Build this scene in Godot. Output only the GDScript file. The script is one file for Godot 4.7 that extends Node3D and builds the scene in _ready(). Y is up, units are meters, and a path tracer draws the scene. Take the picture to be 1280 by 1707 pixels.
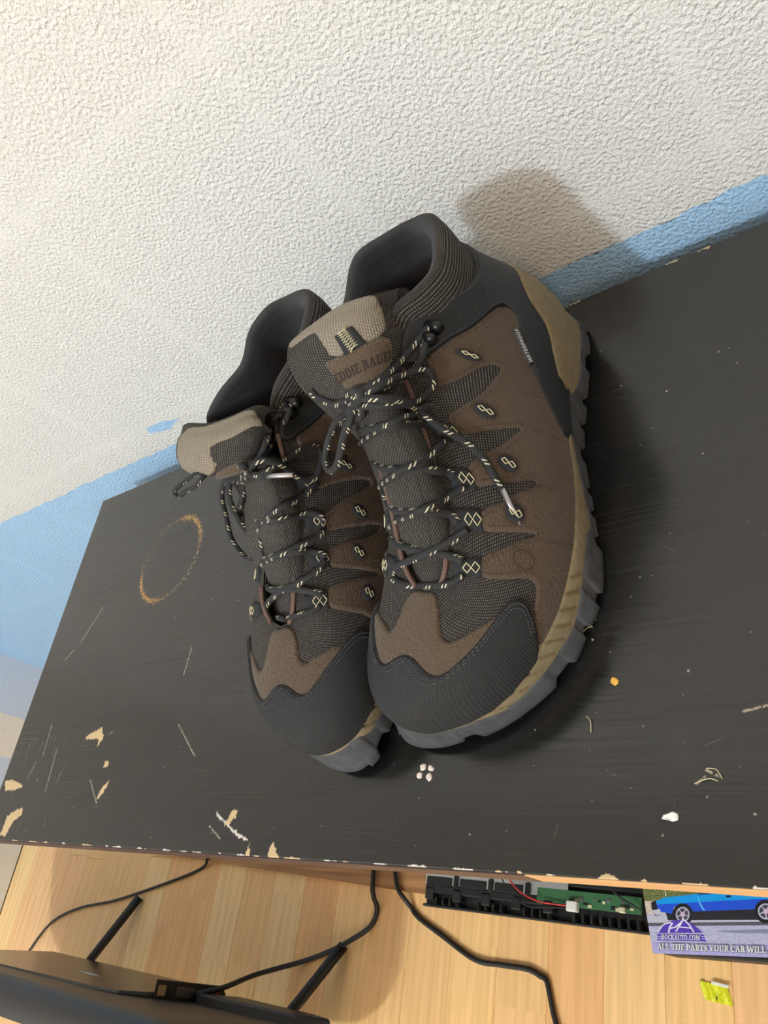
extends Node3D

const TOP := 0.54            # height of the table top
const WALL := -0.045         # the back wall's face
const LEFT := -1.865         # the left wall's face

var used := {}
var M := {}


# ------------------------------------------------------------------ surfaces
class Sheet:
	var na := 1
	var nb := 1
	var pts := PackedVector3Array()
	var wrap := false
	var sgn := 1.0

	func at(a: float, b: float) -> Vector3:
		var x := fposmod(a, 1.0) * na if wrap else clampf(a, 0.0, 0.9999) * na
		var y := clampf(b, 0.0, 0.9999) * nb
		var i := mini(int(x), na - 1)
		var j := mini(int(y), nb - 1)
		var f := x - i
		var g := y - j
		var k := i * (nb + 1) + j
		var l := k + nb + 1
		return pts[k].lerp(pts[l], f).lerp(pts[k + 1].lerp(pts[l + 1], f), g)

	func normal(a: float, b: float) -> Vector3:
		var da := at(a + 0.004, b) - at(a - 0.004, b)
		var db := at(a, b + 0.012) - at(a, b - 0.012)
		return da.cross(db).normalized() * sgn

	func off(a: float, b: float, h: float) -> Vector3:
		return at(a, b) + normal(a, b) * h


class Boot:
	var keys := []
	var sole := []
	var mir := 1.0
	var sheet: Sheet

	static func herm(rows: Array, p: float) -> PackedFloat32Array:
		# rows: [p, v0, v1, ...], periodic over 0..1
		var n := rows.size()
		var i := 0
		while i < n - 2 and p >= rows[i + 1][0]:
			i += 1
		var r0: Array = rows[i]
		var r1: Array = rows[i + 1]
		var rp: Array = rows[i - 1] if i > 0 else rows[n - 2]
		var rn: Array = rows[i + 2] if i + 2 < n else rows[1]
		var h: float = r1[0] - r0[0]
		var hp: float = r0[0] - rp[0] if i > 0 else 1.0 - rp[0]
		var hn: float = rn[0] - r1[0] if i + 2 < n else rn[0]
		var t: float = (p - r0[0]) / h
		var t2 := t * t
		var t3 := t2 * t
		var out := PackedFloat32Array()
		for c in range(1, r0.size()):
			var m0: float = (r1[c] - rp[c]) / (h + hp)
			var m1: float = (rn[c] - r0[c]) / (h + hn)
			out.append((2 * t3 - 3 * t2 + 1) * r0[c] + (t3 - 2 * t2 + t) * h * m0 + (3 * t2 - 2 * t3) * r1[c] + (t3 - t2) * h * m1)
		return out

	func out_normal(p: float) -> Vector3:
		# horizontal outward normal, in (u forward, v sideways, w up)
		var a := herm(keys, fposmod(p + 0.001, 1.0))
		var b := herm(keys, fposmod(p - 0.001, 1.0))
		return Vector3(-(a[1] - b[1]), a[0] - b[0], 0).normalized()

	func node(q: Vector3) -> Vector3:
		return Vector3(q.y * mir, q.z, q.x) * 0.001

	func build() -> void:
		sheet = Sheet.new()
		sheet.na = 480
		sheet.nb = 64
		sheet.wrap = true
		sheet.sgn = -mir
		for i in 481:
			var p := i / 480.0
			var q := herm(keys, fposmod(p, 1.0))
			var n := out_normal(p)
			var b := Vector3(q[0], q[1], q[2])
			var t := Vector3(q[3], q[4], q[5])
			var c1 := b + n * q[6] + Vector3(0, 0, q[7])
			var c2 := t + n * q[8] + Vector3(0, 0, q[9])
			for j in 65:
				sheet.pts.append(node(b.bezier_interpolate(c1, c2, t, j / 64.0)))

	func t_of(p: float, h: float) -> float:
		var last := 0.0
		for j in 65:
			var y := sheet.at(p, j / 64.0).y * 1000.0
			if y >= h:
				return maxf(0.0, (j - (y - h) / maxf(y - last, 0.01)) / 64.0)
			last = y
		return 1.0

	func wall(p: float) -> Array:
		# [bottom point (u, v), top point, dark/tan border height, tan top height, outward]
		var s := herm(sole, fposmod(p, 1.0))
		var t := t_of(p, s[3])
		var q := sheet.at(p, t) * 1000.0
		var n := out_normal(p)
		return [Vector3(s[0], s[1], 0), Vector3(q.z, q.x * mir, 0) + n * (2.2 + 2.6 * smoothstep(0.22, 0.14, absf(fposmod(p + 0.5, 1.0) - 0.5))), s[2], s[3], n, fposmod(p, 1.0)]

	func wall_point(w: Array, h: float, extra: float) -> Vector3:
		var k := pow(clampf((h - 6.0) / (w[3] - 6.0), 0.0, 1.0), 0.8)
		var q: Vector3 = w[0].lerp(w[1], k) + w[4] * extra
		if h > 16.0 and w[3] > 45.0:
			var u := sheet.at(w[5], t_of(w[5], h)) * 1000.0
			var over: float = (Vector3(u.z, u.x * mir, 0) - Vector3(q.x, q.y, 0)).dot(w[4]) + 3.6 + extra * 0.5
			q += w[4] * maxf(over, 0.0)
		q.z = h
		return node(q)


# ------------------------------------------------------------------ helpers
func numbered(n: String) -> String:
	if not used.has(n):
		used[n] = 0
		return n
	used[n] += 1
	return "%s_%03d" % [n, used[n]]


func tag(o: Node3D, label: String, category: String, group := "") -> Node3D:
	o.set_meta("label", label)
	o.set_meta("category", category)
	if group:
		o.set_meta("group", group)
	return o


func thing(called: String, label: String, category: String, at := Vector3.ZERO, turn := 0.0, group := "") -> Node3D:
	var o := Node3D.new()
	o.name = numbered(called)
	add_child(o)
	o.position = at
	o.rotation.y = turn
	return tag(o, label, category, group)


func obj(called: String, mesh: Mesh, mat: Material, parent: Node = self) -> MeshInstance3D:
	var o := MeshInstance3D.new()
	o.name = numbered(called) if parent == self else called
	o.mesh = mesh
	o.material_override = mat
	o.cast_shadow = GeometryInstance3D.SHADOW_CASTING_SETTING_ON
	parent.add_child(o, true)
	return o


func struct(called: String, mesh: Mesh, mat: Material) -> MeshInstance3D:
	var o := obj(called, mesh, mat)
	o.set_meta("kind", "structure")
	return o


func mesh_of(v: PackedVector3Array, uv: PackedVector2Array, idx: PackedInt32Array, smooth := true) -> ArrayMesh:
	var st := SurfaceTool.new()
	st.begin(Mesh.PRIMITIVE_TRIANGLES)
	if smooth:
		for i in v.size():
			st.set_uv(uv[i] if uv.size() else Vector2(v[i].x, v[i].z))
			st.add_vertex(v[i])
		for i in idx:
			st.add_index(i)
	else:
		st.set_smooth_group(-1)
		for i in idx:
			st.set_uv(uv[i] if uv.size() else Vector2(v[i].x, v[i].z))
			st.add_vertex(v[i])
	st.generate_normals()
	return st.commit()


func joined(list: Array) -> ArrayMesh:
	# [[mesh, transform], ...] as one mesh
	var st := SurfaceTool.new()
	st.begin(Mesh.PRIMITIVE_TRIANGLES)
	for e in list:
		st.append_from(e[0], 0, e[1])
	return st.commit()


func grid(rows: Array, closed_rows := false, closed_cols := false, flip := false, us := 1.0, vs := 1.0, smooth := true) -> ArrayMesh:
	# rows of points; the front is on the side of (along the row) x (to the next row)
	var n := rows.size()
	var m: int = rows[0].size()
	var v := PackedVector3Array()
	var uv := PackedVector2Array()
	var idx := PackedInt32Array()
	for i in n:
		for j in m:
			v.append(rows[i][j])
			uv.append(Vector2(us * i / (n - 1.0), vs * j / (m - 1.0)))
	for i in (n if closed_rows else n - 1):
		for j in (m if closed_cols else m - 1):
			var a := i * m + j
			var b := i * m + (j + 1) % m
			var c := ((i + 1) % n) * m + j
			var d := ((i + 1) % n) * m + (j + 1) % m
			if flip:
				idx.append_array([a, b, c, b, d, c])
			else:
				idx.append_array([a, c, b, b, c, d])
	return mesh_of(v, uv, idx, smooth)


func spline(p: Array, step: float) -> PackedVector3Array:
	var out := PackedVector3Array()
	for i in p.size() - 1:
		var a: Vector3 = p[maxi(i - 1, 0)]
		var b: Vector3 = p[i]
		var c: Vector3 = p[i + 1]
		var d: Vector3 = p[mini(i + 2, p.size() - 1)]
		var n := maxi(2, int(b.distance_to(c) / step))
		for k in n:
			out.append(b.cubic_interpolate(c, a, d, float(k) / n))
	out.append(p[-1])
	return out


func tube(path: PackedVector3Array, r: float, sides := 8, flat := 1.0) -> ArrayMesh:
	var v := PackedVector3Array()
	var uv := PackedVector2Array()
	var idx := PackedInt32Array()
	var n := path.size()
	var up := Vector3(0.31, 0.9, 0.2)
	var run := 0.0
	for i in n:
		var t := (path[mini(i + 1, n - 1)] - path[maxi(i - 1, 0)]).normalized()
		up = (up - t * up.dot(t)).normalized()
		var side := t.cross(up)
		if i:
			run += path[i].distance_to(path[i - 1])
		for k in sides + 1:
			var a := TAU * k / sides
			v.append(path[i] + side * cos(a) * r + up * sin(a) * r * flat)
			uv.append(Vector2(float(k) / sides, run))
	for i in n - 1:
		for k in sides:
			var a := i * (sides + 1) + k
			var b := a + sides + 1
			idx.append_array([a, a + 1, b, a + 1, b + 1, b])
	for e in 2:
		var c := v.size()
		v.append(path[0] if e == 0 else path[n - 1])
		uv.append(Vector2.ZERO)
		var base := 0 if e == 0 else (n - 1) * (sides + 1)
		for k in sides:
			if e == 0:
				idx.append_array([c, base + k + 1, base + k])
			else:
				idx.append_array([c, base + k, base + k + 1])
	return mesh_of(v, uv, idx)


func block(size: Vector3, r := 0.001) -> ArrayMesh:
	# a box with chamfered edges, centred on its origin
	var h := size * 0.5
	r = minf(r, minf(h.x, minf(h.y, h.z)) * 0.9)
	var v := PackedVector3Array()
	var idx := PackedInt32Array()
	var at := {}
	for sx in [-1, 1]:
		for sy in [-1, 1]:
			for sz in [-1, 1]:
				for ax in 3:
					at[[sx, sy, sz, ax]] = v.size()
					v.append(Vector3(sx * (h.x - (0.0 if ax == 0 else r)), sy * (h.y - (0.0 if ax == 1 else r)), sz * (h.z - (0.0 if ax == 2 else r))))
	var faces := []
	for ax in 3:
		for s in [-1, 1]:
			var f := []
			for q in [[-1, -1], [1, -1], [1, 1], [-1, 1]]:
				var c := [0, 0, 0]
				c[ax] = s
				c[(ax + 1) % 3] = q[0]
				c[(ax + 2) % 3] = q[1]
				f.append(at[[c[0], c[1], c[2], ax]])
			faces.append(f)
		for q in [[-1, -1], [1, -1], [1, 1], [-1, 1]]:
			var b := (ax + 1) % 3
			var d := (ax + 2) % 3
			var lo := [0, 0, 0]
			lo[ax] = -1
			lo[b] = q[0]
			lo[d] = q[1]
			var hi := lo.duplicate()
			hi[ax] = 1
			faces.append([at[[lo[0], lo[1], lo[2], b]], at[[hi[0], hi[1], hi[2], b]], at[[hi[0], hi[1], hi[2], d]], at[[lo[0], lo[1], lo[2], d]]])
	for sx in [-1, 1]:
		for sy in [-1, 1]:
			for sz in [-1, 1]:
				faces.append([at[[sx, sy, sz, 0]], at[[sx, sy, sz, 1]], at[[sx, sy, sz, 2]]])
	for f in faces:
		var c := Vector3.ZERO
		for i in f:
			c += v[i]
		var nrm := (v[f[1]] - v[f[0]]).cross(v[f[2]] - v[f[0]])
		if nrm.dot(c) > 0:
			f.reverse()
		for i in range(1, f.size() - 1):
			idx.append_array([f[0], f[i], f[i + 1]])
	var uv := PackedVector2Array()
	for q in v:
		uv.append(Vector2(q.x, q.z))
	return mesh_of(v, uv, idx, false)


func put(called: String, size: Vector3, at: Vector3, mat: Material, parent: Node = self, r := 0.001) -> MeshInstance3D:
	var o := obj(called, block(size, r), mat, parent)
	o.position = at
	return o


func slab(poly: PackedVector2Array, low: float, high: float, r := 0.0) -> ArrayMesh:
	# a plan outline (x, z) raised from low to high
	var v := PackedVector3Array()
	var idx := PackedInt32Array()
	var tri := Geometry2D.triangulate_polygon(poly)
	var n := poly.size()
	var cw := Geometry2D.is_polygon_clockwise(poly)
	var c := Vector2.ZERO
	for q in poly:
		c += q / n
	for k in 3:
		for q in poly:
			var e := q + (c - q).normalized() * (r if k == 2 else 0.0)
			v.append(Vector3(e.x, [low, high - r, high][k], e.y))
	for i in range(0, tri.size(), 3):
		var a := tri[i]
		var b := tri[i + 1]
		var d := tri[i + 2]
		if (poly[b] - poly[a]).cross(poly[d] - poly[a]) < 0:
			var s := b
			b = d
			d = s
		idx.append_array([a + 2 * n, b + 2 * n, d + 2 * n, a, d, b])
	for k in 2:
		for i in n:
			var j := (i + 1) % n
			var q := [k * n + i, k * n + j, k * n + n + i, k * n + n + j]
			if cw:
				idx.append_array([q[0], q[2], q[1], q[1], q[2], q[3]])
			else:
				idx.append_array([q[0], q[1], q[2], q[1], q[3], q[2]])
	return mesh_of(v, PackedVector2Array(), idx, false)


func pv(flat: Array) -> PackedVector2Array:
	var out := PackedVector2Array()
	for i in range(0, flat.size(), 2):
		out.append(Vector2(flat[i], flat[i + 1]))
	return out


func mirror(poly: PackedVector2Array) -> PackedVector2Array:
	var out := PackedVector2Array()
	for q in poly:
		out.append(Vector2(1.0 - q.x, q.y))
	return out


func soften(poly: PackedVector2Array, closed := true) -> PackedVector2Array:
	# corner cutting, so that traced outlines run as curves
	var out := PackedVector2Array()
	var n := poly.size()
	for i in (n if closed else n - 1):
		var a := poly[i]
		var b := poly[(i + 1) % n]
		out.append(a.lerp(b, 0.25))
		out.append(a.lerp(b, 0.75))
	return out


func edge_distance(q: Vector2, ring: PackedVector2Array) -> float:
	var best := 1e9
	var n := ring.size()
	for i in n:
		best = minf(best, q.distance_squared_to(Geometry2D.get_closest_point_to_segment(q, ring[i], ring[(i + 1) % n])))
	return sqrt(best)


func panel(s: Sheet, poly: PackedVector2Array, sx: float, sy: float, thick: float, low: float, cell := 0.0022) -> ArrayMesh:
	# a piece of sheet material laid over a surface: outline in surface coordinates, rounded rim, real thickness
	var ring := PackedVector2Array()
	var n := poly.size()
	for i in n:
		var a := poly[i] * Vector2(sx, sy)
		var b := poly[(i + 1) % n] * Vector2(sx, sy)
		var k := maxi(1, int(ceil(a.distance_to(b) / (cell * 0.8))))
		for j in k:
			ring.append(a.lerp(b, float(j) / k))
	var pts := ring.duplicate()
	var high := PackedFloat32Array()
	for q in ring:
		high.append(0.3)
	var lo := ring[0]
	var hi := ring[0]
	for q in ring:
		lo = lo.min(q)
		hi = hi.max(q)
	var y := lo.y
	var odd := false
	while y < hi.y:
		var x := lo.x + (cell * 0.5 if odd else 0.0)
		while x < hi.x:
			var q := Vector2(x, y)
			if Geometry2D.is_point_in_polygon(q, ring):
				var d := edge_distance(q, ring)
				if d > cell * 0.45:
					pts.append(q + Vector2(sin(x * 91000.0 + y * 37000.0), cos(x * 53000.0 - y * 71000.0)) * cell * 0.06)
					var e := clampf(d / 0.0022, 0.0, 1.0)
					high.append(0.3 + 0.7 * sqrt(1.0 - (1.0 - e) * (1.0 - e)))
			x += cell
		y += cell * 0.866
		odd = not odd
	var tri := Geometry2D.triangulate_delaunay(pts)
	var v := PackedVector3Array()
	var uv := PackedVector2Array()
	var nrm := PackedVector3Array()
	var idx := PackedInt32Array()
	for i in pts.size():
		var a := pts[i].x / sx
		var b := pts[i].y / sy
		var nn := s.normal(a, b)
		nrm.append(nn)
		v.append(s.at(a, b) + nn * (low + thick * high[i]))
		uv.append(pts[i])
	var m := ring.size()
	for i in m:
		v.append(v[i] - nrm[i] * (thick * 0.3 + low + 0.0012))
		uv.append(pts[i])
	for i in range(0, tri.size(), 3):
		var a := tri[i]
		var b := tri[i + 1]
		var c := tri[i + 2]
		if a < m and b < m and c < m or true:
			if not Geometry2D.is_point_in_polygon((pts[a] + pts[b] + pts[c]) / 3.0, ring):
				continue
		if (v[b] - v[a]).cross(v[c] - v[a]).dot(nrm[a] + nrm[b] + nrm[c]) > 0:
			idx.append_array([a, c, b])
		else:
			idx.append_array([a, b, c])
	var base := pts.size()
	for i in m:
		var j := (i + 1) % m
		var out2 := (pts[j] - pts[i]).orthogonal()
		var mid := (pts[i] + pts[j]) * 0.5
		var outside := not Geometry2D.is_point_in_polygon(mid + out2.normalized() * cell * 0.1, ring)
		var d3 := (v[base + i] - v[i]).cross(v[j] - v[i])
		var ab: Vector2 = (out2 if outside else -out2).normalized() * cell * 0.5
		var to := s.at((mid.x + ab.x) / sx, (mid.y + ab.y) / sy) - s.at(mid.x / sx, mid.y / sy)
		if d3.dot(to) > 0:
			idx.append_array([i, j, base + i, j, base + j, base + i])
		else:
			idx.append_array([i, base + i, j, j, base + i, base + j])
	return mesh_of(v, uv, idx)


func seam(s: Sheet, poly: PackedVector2Array, sx: float, sy: float, inset: float, lift: float, r := 0.00035, gap := 0.0028, closed := true, keep := Rect2(-9, -9, 99, 99)) -> ArrayMesh:
	# a row of stitches that follows an outline at an inset
	var rings := []
	if inset != 0.0:
		var q := PackedVector2Array()
		for a in poly:
			q.append(a * Vector2(sx, sy))
		rings = Geometry2D.offset_polygon(q, -inset, Geometry2D.JOIN_ROUND)
	else:
		var q := PackedVector2Array()
		for a in poly:
			q.append(a * Vector2(sx, sy))
		rings = [q]
	var list := []
	for ring in rings:
		var n: int = ring.size()
		var run := 0.0
		for i in (n if closed else n - 1):
			var a: Vector2 = ring[i]
			var b: Vector2 = ring[(i + 1) % n]
			var l := a.distance_to(b)
			while run < l:
				var c := a.lerp(b, run / l)
				var d := c + (b - a).normalized() * gap * 0.62
				run += gap
				var cs := Vector2(c.x / sx, c.y / sy)
				if not keep.has_point(cs):
					continue
				var p0 := s.off(cs.x, cs.y, lift - r)
				var p1 := s.off((c.x + d.x) * 0.5 / sx, (c.y + d.y) * 0.5 / sy, lift + r * 0.6)
				var p2 := s.off(d.x / sx, d.y / sy, lift - r)
				list.append([tube(PackedVector3Array([p0, p1, p2]), r, 4), Transform3D()])
			run -= l
	return joined(list) if list.size() else null


func on_sheet(s: Sheet, p: Vector2, toward: Vector2, lift: float) -> Transform3D:
	# a frame on the surface: x runs toward the second point, z stands off the surface
	var n := s.normal(p.x, p.y)
	var x := s.at(toward.x, toward.y) - s.at(p.x, p.y)
	x = (x - n * x.dot(n)).normalized()
	return Transform3D(Basis(x, n.cross(x), n), s.at(p.x, p.y) + n * lift)


func letters(text: String, height: float, depth: float, width := 0.0, bold := true, serif := false) -> Array:
	# [mesh, transform]: lettering whose lower left corner is the origin
	var f := SystemFont.new()
	f.font_names = PackedStringArray(["Droid Serif" if serif else "Droid Sans"])
	f.font_weight = 700 if bold else 400
	var t := TextMesh.new()
	t.text = text
	t.font = f
	t.font_size = 48
	t.pixel_size = 0.01
	t.depth = 0.02
	t.curve_step = 2.0
	var b := t.get_aabb()
	var ky := height / b.size.y
	var kx := width / b.size.x if width > 0.0 else ky
	var kz := depth / 0.02
	return [t, Transform3D(Basis().scaled(Vector3(kx, ky, kz)), Vector3(-b.position.x * kx, -b.position.y * ky, 0))]


func flat_letters(called: String, text: String, height: float, width: float, mat: Material, parent: Node, frame: Transform3D, serif := false) -> void:
	var l := letters(text, height, 0.00015, width, true, serif)
	var o := obj(called, l[0], mat, parent)
	o.transform = frame * (l[1] as Transform3D)


func sheet_letters(called: String, text: String, height: float, s: Sheet, a: Vector2, c: Vector2, sx: float, sy: float, lift: float, m: Material, parent: Node, serif := false) -> void:
	# lettering wrapped onto a surface, its base line from a to c
	var l := letters(text, height, 0.0002, ((c - a) * Vector2(sx, sy)).length(), true, serif)
	var arr: Array = (l[0] as TextMesh).get_mesh_arrays()
	var f: Transform3D = l[1]
	var along := ((c - a) * Vector2(sx, sy)).normalized()
	var up := along.orthogonal()
	var mid := a * Vector2(sx, sy)
	# the side on which the letters stand up, seen from outside
	var n := s.normal(a.x, a.y)
	var ex := s.at(c.x, c.y) - s.at(a.x, a.y)
	var q := (mid + up * 0.002) / Vector2(sx, sy)
	if n.cross(ex).dot(s.at(q.x, q.y) - s.at(a.x, a.y)) < 0:
		up = -up
	var v := PackedVector3Array()
	for p: Vector3 in arr[Mesh.ARRAY_VERTEX]:
		var w := f * p
		var z := (mid + along * w.x + up * w.y) / Vector2(sx, sy)
		v.append(s.off(z.x, z.y, lift + w.z))
	obj(called, mesh_of(v, PackedVector2Array(), arr[Mesh.ARRAY_INDEX], false), m, parent)


# ------------------------------------------------------------------ materials
func noise(freq: float, seed_: int, octaves := 3, kind := FastNoiseLite.TYPE_SIMPLEX_SMOOTH, size := 512, low := Color.BLACK, high := Color.WHITE, normalised := true) -> NoiseTexture2D:
	var n := FastNoiseLite.new()
	n.noise_type = kind
	n.frequency = freq
	n.seed = seed_
	n.fractal_octaves = octaves
	if kind == FastNoiseLite.TYPE_CELLULAR:
		n.fractal_type = FastNoiseLite.FRACTAL_NONE
	var t := NoiseTexture2D.new()
	t.width = size
	t.height = size
	t.seamless = true
	t.seamless_blend_skirt = 0.15
	t.normalize = normalised
	t.noise = n
	var g := Gradient.new()
	g.set_color(0, low)
	g.set_color(1, high)
	t.color_ramp = g
	return t


func mat(color: Color, rough := 0.7, metal := 0.0) -> StandardMaterial3D:
	var m := StandardMaterial3D.new()
	m.albedo_color = color
	m.roughness = rough
	m.metallic = metal
	return m


func relief(m: StandardMaterial3D, t: Texture2D, cm: float) -> StandardMaterial3D:
	m.heightmap_enabled = true
	m.heightmap_texture = t
	m.heightmap_scale = cm
	return m


func tri(m: StandardMaterial3D, per_metre: float) -> StandardMaterial3D:
	m.uv1_triplanar = true
	m.uv1_scale = Vector3.ONE * per_metre
	return m


func c8(r: int, g: int, b: int) -> Color:
	return Color8(r, g, b)


func weave(dark: Color, light: Color, dash: bool) -> Array:
	# [colour, height] of a coarse fabric, 8 x 8 cells
	var n := 128
	var cell := 16
	var col := Image.create(n, n, false, Image.FORMAT_RGB8)
	var hgt := Image.create(n, n, false, Image.FORMAT_RGB8)
	var r := RandomNumberGenerator.new()
	r.seed = 5
	var tone := []
	for i in 64:
		tone.append(r.randf_range(0.75, 1.0))
	for y in n:
		for x in n:
			var cy := y / cell
			var xx := (x + (cell / 2 if dash and cy % 2 else 0)) % n
			var cx := xx / cell
			var fx: float = (xx % cell + 0.5) / cell - 0.5
			var fy: float = (y % cell + 0.5) / cell - 0.5
			var d := sqrt(fx * fx * (1.0 if dash else 1.6) + fy * fy * 2.2)
			var k := clampf((0.40 - d) / 0.14, 0.0, 1.0)
			k = k * k * (3 - 2 * k)
			var yarn: float = tone[cy * 8 + cx] * (0.85 + 0.15 * sin(fx * 25.0 + fy * 12.0))
			col.set_pixel(x, y, dark.lerp(light, k * yarn))
			var h := clampf(1.0 - d * 1.7, 0.0, 1.0)
			hgt.set_pixel(x, y, Color(h, h, h))
	return [ImageTexture.create_from_image(col), ImageTexture.create_from_image(hgt)]


func lace_textures() -> Array:
	# black braid with pairs of cream flecks: u round the lace, v along it
	var w := 64
	var h := 64
	var col := Image.create(w, h, false, Image.FORMAT_RGB8)
	var hgt := Image.create(w, h, false, Image.FORMAT_RGB8)
	for y in h:
		for x in w:
			var u := (x + 0.5) / w
			var v := (y + 0.5) / h
			var strand := sin((u * 10.0 + v * 3.0) * TAU) * 0.5 + 0.5
			var c := c8(22, 23, 25).lerp(c8(48, 49, 52), strand)
			var hh := 0.4 + 0.35 * strand
			for f in [[0.10, 0.12], [0.10, 0.32], [0.60, 0.62], [0.60, 0.82]]:
				var du := fposmod(u - f[0] + 0.5, 1.0) - 0.5
				var dv := fposmod(v - f[1] - du * 0.9 + 0.5, 1.0) - 0.5
				if absf(du) < 0.085 and absf(dv) < 0.042:
					c = c8(214, 204, 176)
					hh = 0.95
			col.set_pixel(x, y, c)
			hgt.set_pixel(x, y, Color(hh, hh, hh))
	return [ImageTexture.create_from_image(col), ImageTexture.create_from_image(hgt)]


func fill(im: Image, poly: PackedVector2Array, c: Color, ragged: FastNoiseLite = null, amount := 0.0, alpha := 1.0) -> void:
	# paints a polygon given in pixels
	var lo := poly[0]
	var hi := poly[0]
	for q in poly:
		lo = lo.min(q)
		hi = hi.max(q)
	for y in range(maxi(0, int(lo.y - amount)), mini(im.get_height(), int(hi.y + amount) + 2)):
		for x in range(maxi(0, int(lo.x - amount)), mini(im.get_width(), int(hi.x + amount) + 2)):
			var q := Vector2(x + 0.5, y + 0.5)
			if ragged:
				q += Vector2(ragged.get_noise_2d(x * 1.0, y * 1.0), ragged.get_noise_2d(x + 500.0, y + 900.0)) * amount
			if Geometry2D.is_point_in_polygon(q, poly):
				im.set_pixel(x, y, im.get_pixel(x, y).lerp(c, alpha))


func stroke(im: Image, a: Vector2, b: Vector2, r: float, c: Color, alpha := 1.0, broken: FastNoiseLite = null, cut := 0.0) -> void:
	var lo := a.min(b) - Vector2(r, r)
	var hi := a.max(b) + Vector2(r, r)
	for y in range(maxi(0, int(lo.y)), mini(im.get_height(), int(hi.y) + 2)):
		for x in range(maxi(0, int(lo.x)), mini(im.get_width(), int(hi.x) + 2)):
			var q := Vector2(x + 0.5, y + 0.5)
			var d := q.distance_to(Geometry2D.get_closest_point_to_segment(q, a, b))
			if d < r + 0.5 and (broken == null or broken.get_noise_2d(x * 1.0, y * 1.0) > cut):
				im.set_pixel(x, y, im.get_pixel(x, y).lerp(c, alpha * clampf(r + 0.5 - d, 0.0, 1.0)))


func materials() -> void:
	var fuzz := noise(0.16, 3, 3)
	var cloud := noise(0.012, 11, 4, FastNoiseLite.TYPE_SIMPLEX_SMOOTH, 512, c8(74, 54, 40), c8(112, 86, 64))
	M.suede = relief(mat(Color.WHITE, 0.95), noise(0.035, 19, 6), 0.07)
	M.suede.albedo_texture = noise(0.09, 21, 5, FastNoiseLite.TYPE_SIMPLEX_SMOOTH, 512, c8(60, 48, 39), c8(98, 80, 64))
	M.suede.uv1_scale = Vector3.ONE * 18.0
	M.suede.rim_enabled = true
	M.suede.rim = 0.25
	M.suede.rim_tint = 0.7
	M.suede_soft = M.suede.duplicate()
	M.suede_soft.albedo_texture = noise(0.09, 23, 5, FastNoiseLite.TYPE_SIMPLEX_SMOOTH, 512, c8(64, 52, 42), c8(99, 82, 64))
	var w := weave(c8(27, 24, 22), c8(150, 141, 130), true)
	M.fabric = relief(mat(Color.WHITE, 0.9), w[1], 0.06)
	M.fabric.albedo_texture = w[0]
	M.fabric.uv1_scale = Vector3.ONE * (1.0 / 0.0150)
	w = weave(c8(25, 26, 28), c8(52, 54, 57), false)
	M.toe = relief(mat(Color.WHITE, 0.72), w[1], 0.05)
	M.toe.albedo_texture = w[0]
	M.toe.uv1_scale = Vector3.ONE * (1.0 / 0.0112)
	w = weave(c8(122, 112, 98), c8(184, 174, 156), true)
	M.mesh = relief(mat(Color.WHITE, 0.95), w[1], 0.05)
	M.mesh.albedo_texture = w[0]
	M.mesh.uv1_scale = Vector3.ONE * (1.0 / 0.0170)
	w = weave(c8(14, 15, 21), c8(24, 25, 34), true)
	M.lining = relief(mat(Color.WHITE, 0.95), w[1], 0.03)
	M.lining.albedo_texture = w[0]
	M.lining.uv1_scale = Vector3.ONE * (1.0 / 0.0110)
	M.lining.rim_enabled = true
	M.lining.rim = 0.3
	M.black = relief(mat(c8(23, 25, 28), 0.58), fuzz, 0.015)
	M.black.uv1_scale = Vector3.ONE * 22.0
	M.tan = relief(mat(Color.WHITE, 0.8), fuzz, 0.012)
	M.tan.albedo_texture = noise(0.03, 31, 4, FastNoiseLite.TYPE_SIMPLEX_SMOOTH, 512, c8(112, 99, 73), c8(138, 124, 95))
	tri(M.tan, 9.0)
	M.rubber = relief(mat(Color.WHITE, 0.75), fuzz, 0.012)
	M.rubber.albedo_texture = noise(0.02, 37, 4, FastNoiseLite.TYPE_SIMPLEX_SMOOTH, 512, c8(52, 53, 56), c8(82, 83, 86))
	tri(M.rubber, 9.0)
	M.thread = mat(c8(120, 98, 72), 0.9)
	M.dark_thread = mat(c8(62, 48, 36), 0.9)
	M.grey_thread = mat(c8(74, 77, 80), 0.8)
	M.cream = mat(c8(206, 196, 160), 0.85)
	M.piping = relief(mat(c8(104, 80, 70), 0.85), fuzz, 0.01)
	M.web = relief(mat(c8(34, 36, 40), 0.8), fuzz, 0.02)
	M.web.uv1_scale = Vector3.ONE * 40.0
	var l := lace_textures()
	M.lace = relief(mat(Color.WHITE, 0.8), l[1], 0.05)
	M.lace.albedo_texture = l[0]
	M.lace.uv1_scale = Vector3(1, 1.0 / 0.0135, 1)
	M.hook = mat(c8(20, 20, 22), 0.3)
	M.aglet = mat(c8(176, 176, 182), 0.28, 0.9)
	M.steel = mat(c8(92, 92, 94), 0.4, 0.7)
	M.ink = mat(c8(34, 26, 22), 0.8)
	M.tag_ink = mat(c8(190, 190, 190), 0.7)
	M.dark = mat(c8(18, 18, 19), 0.55)
	M.plastic = relief(mat(c8(24, 24, 25), 0.5), fuzz, 0.01)
	tri(M.plastic, 12.0)
	M.screen_plastic = relief(mat(c8(46, 44, 43), 0.42), fuzz, 0.006)
	tri(M.screen_plastic, 20.0)
	M.gloss = mat(c8(52, 47, 42), 0.24)
	M.cable = mat(c8(32, 31, 31), 0.5)
	M.white = mat(c8(226, 224, 218), 0.6)


# ------------------------------------------------------------------ the boots
const SX := 0.80
const SY := 0.125

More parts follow.
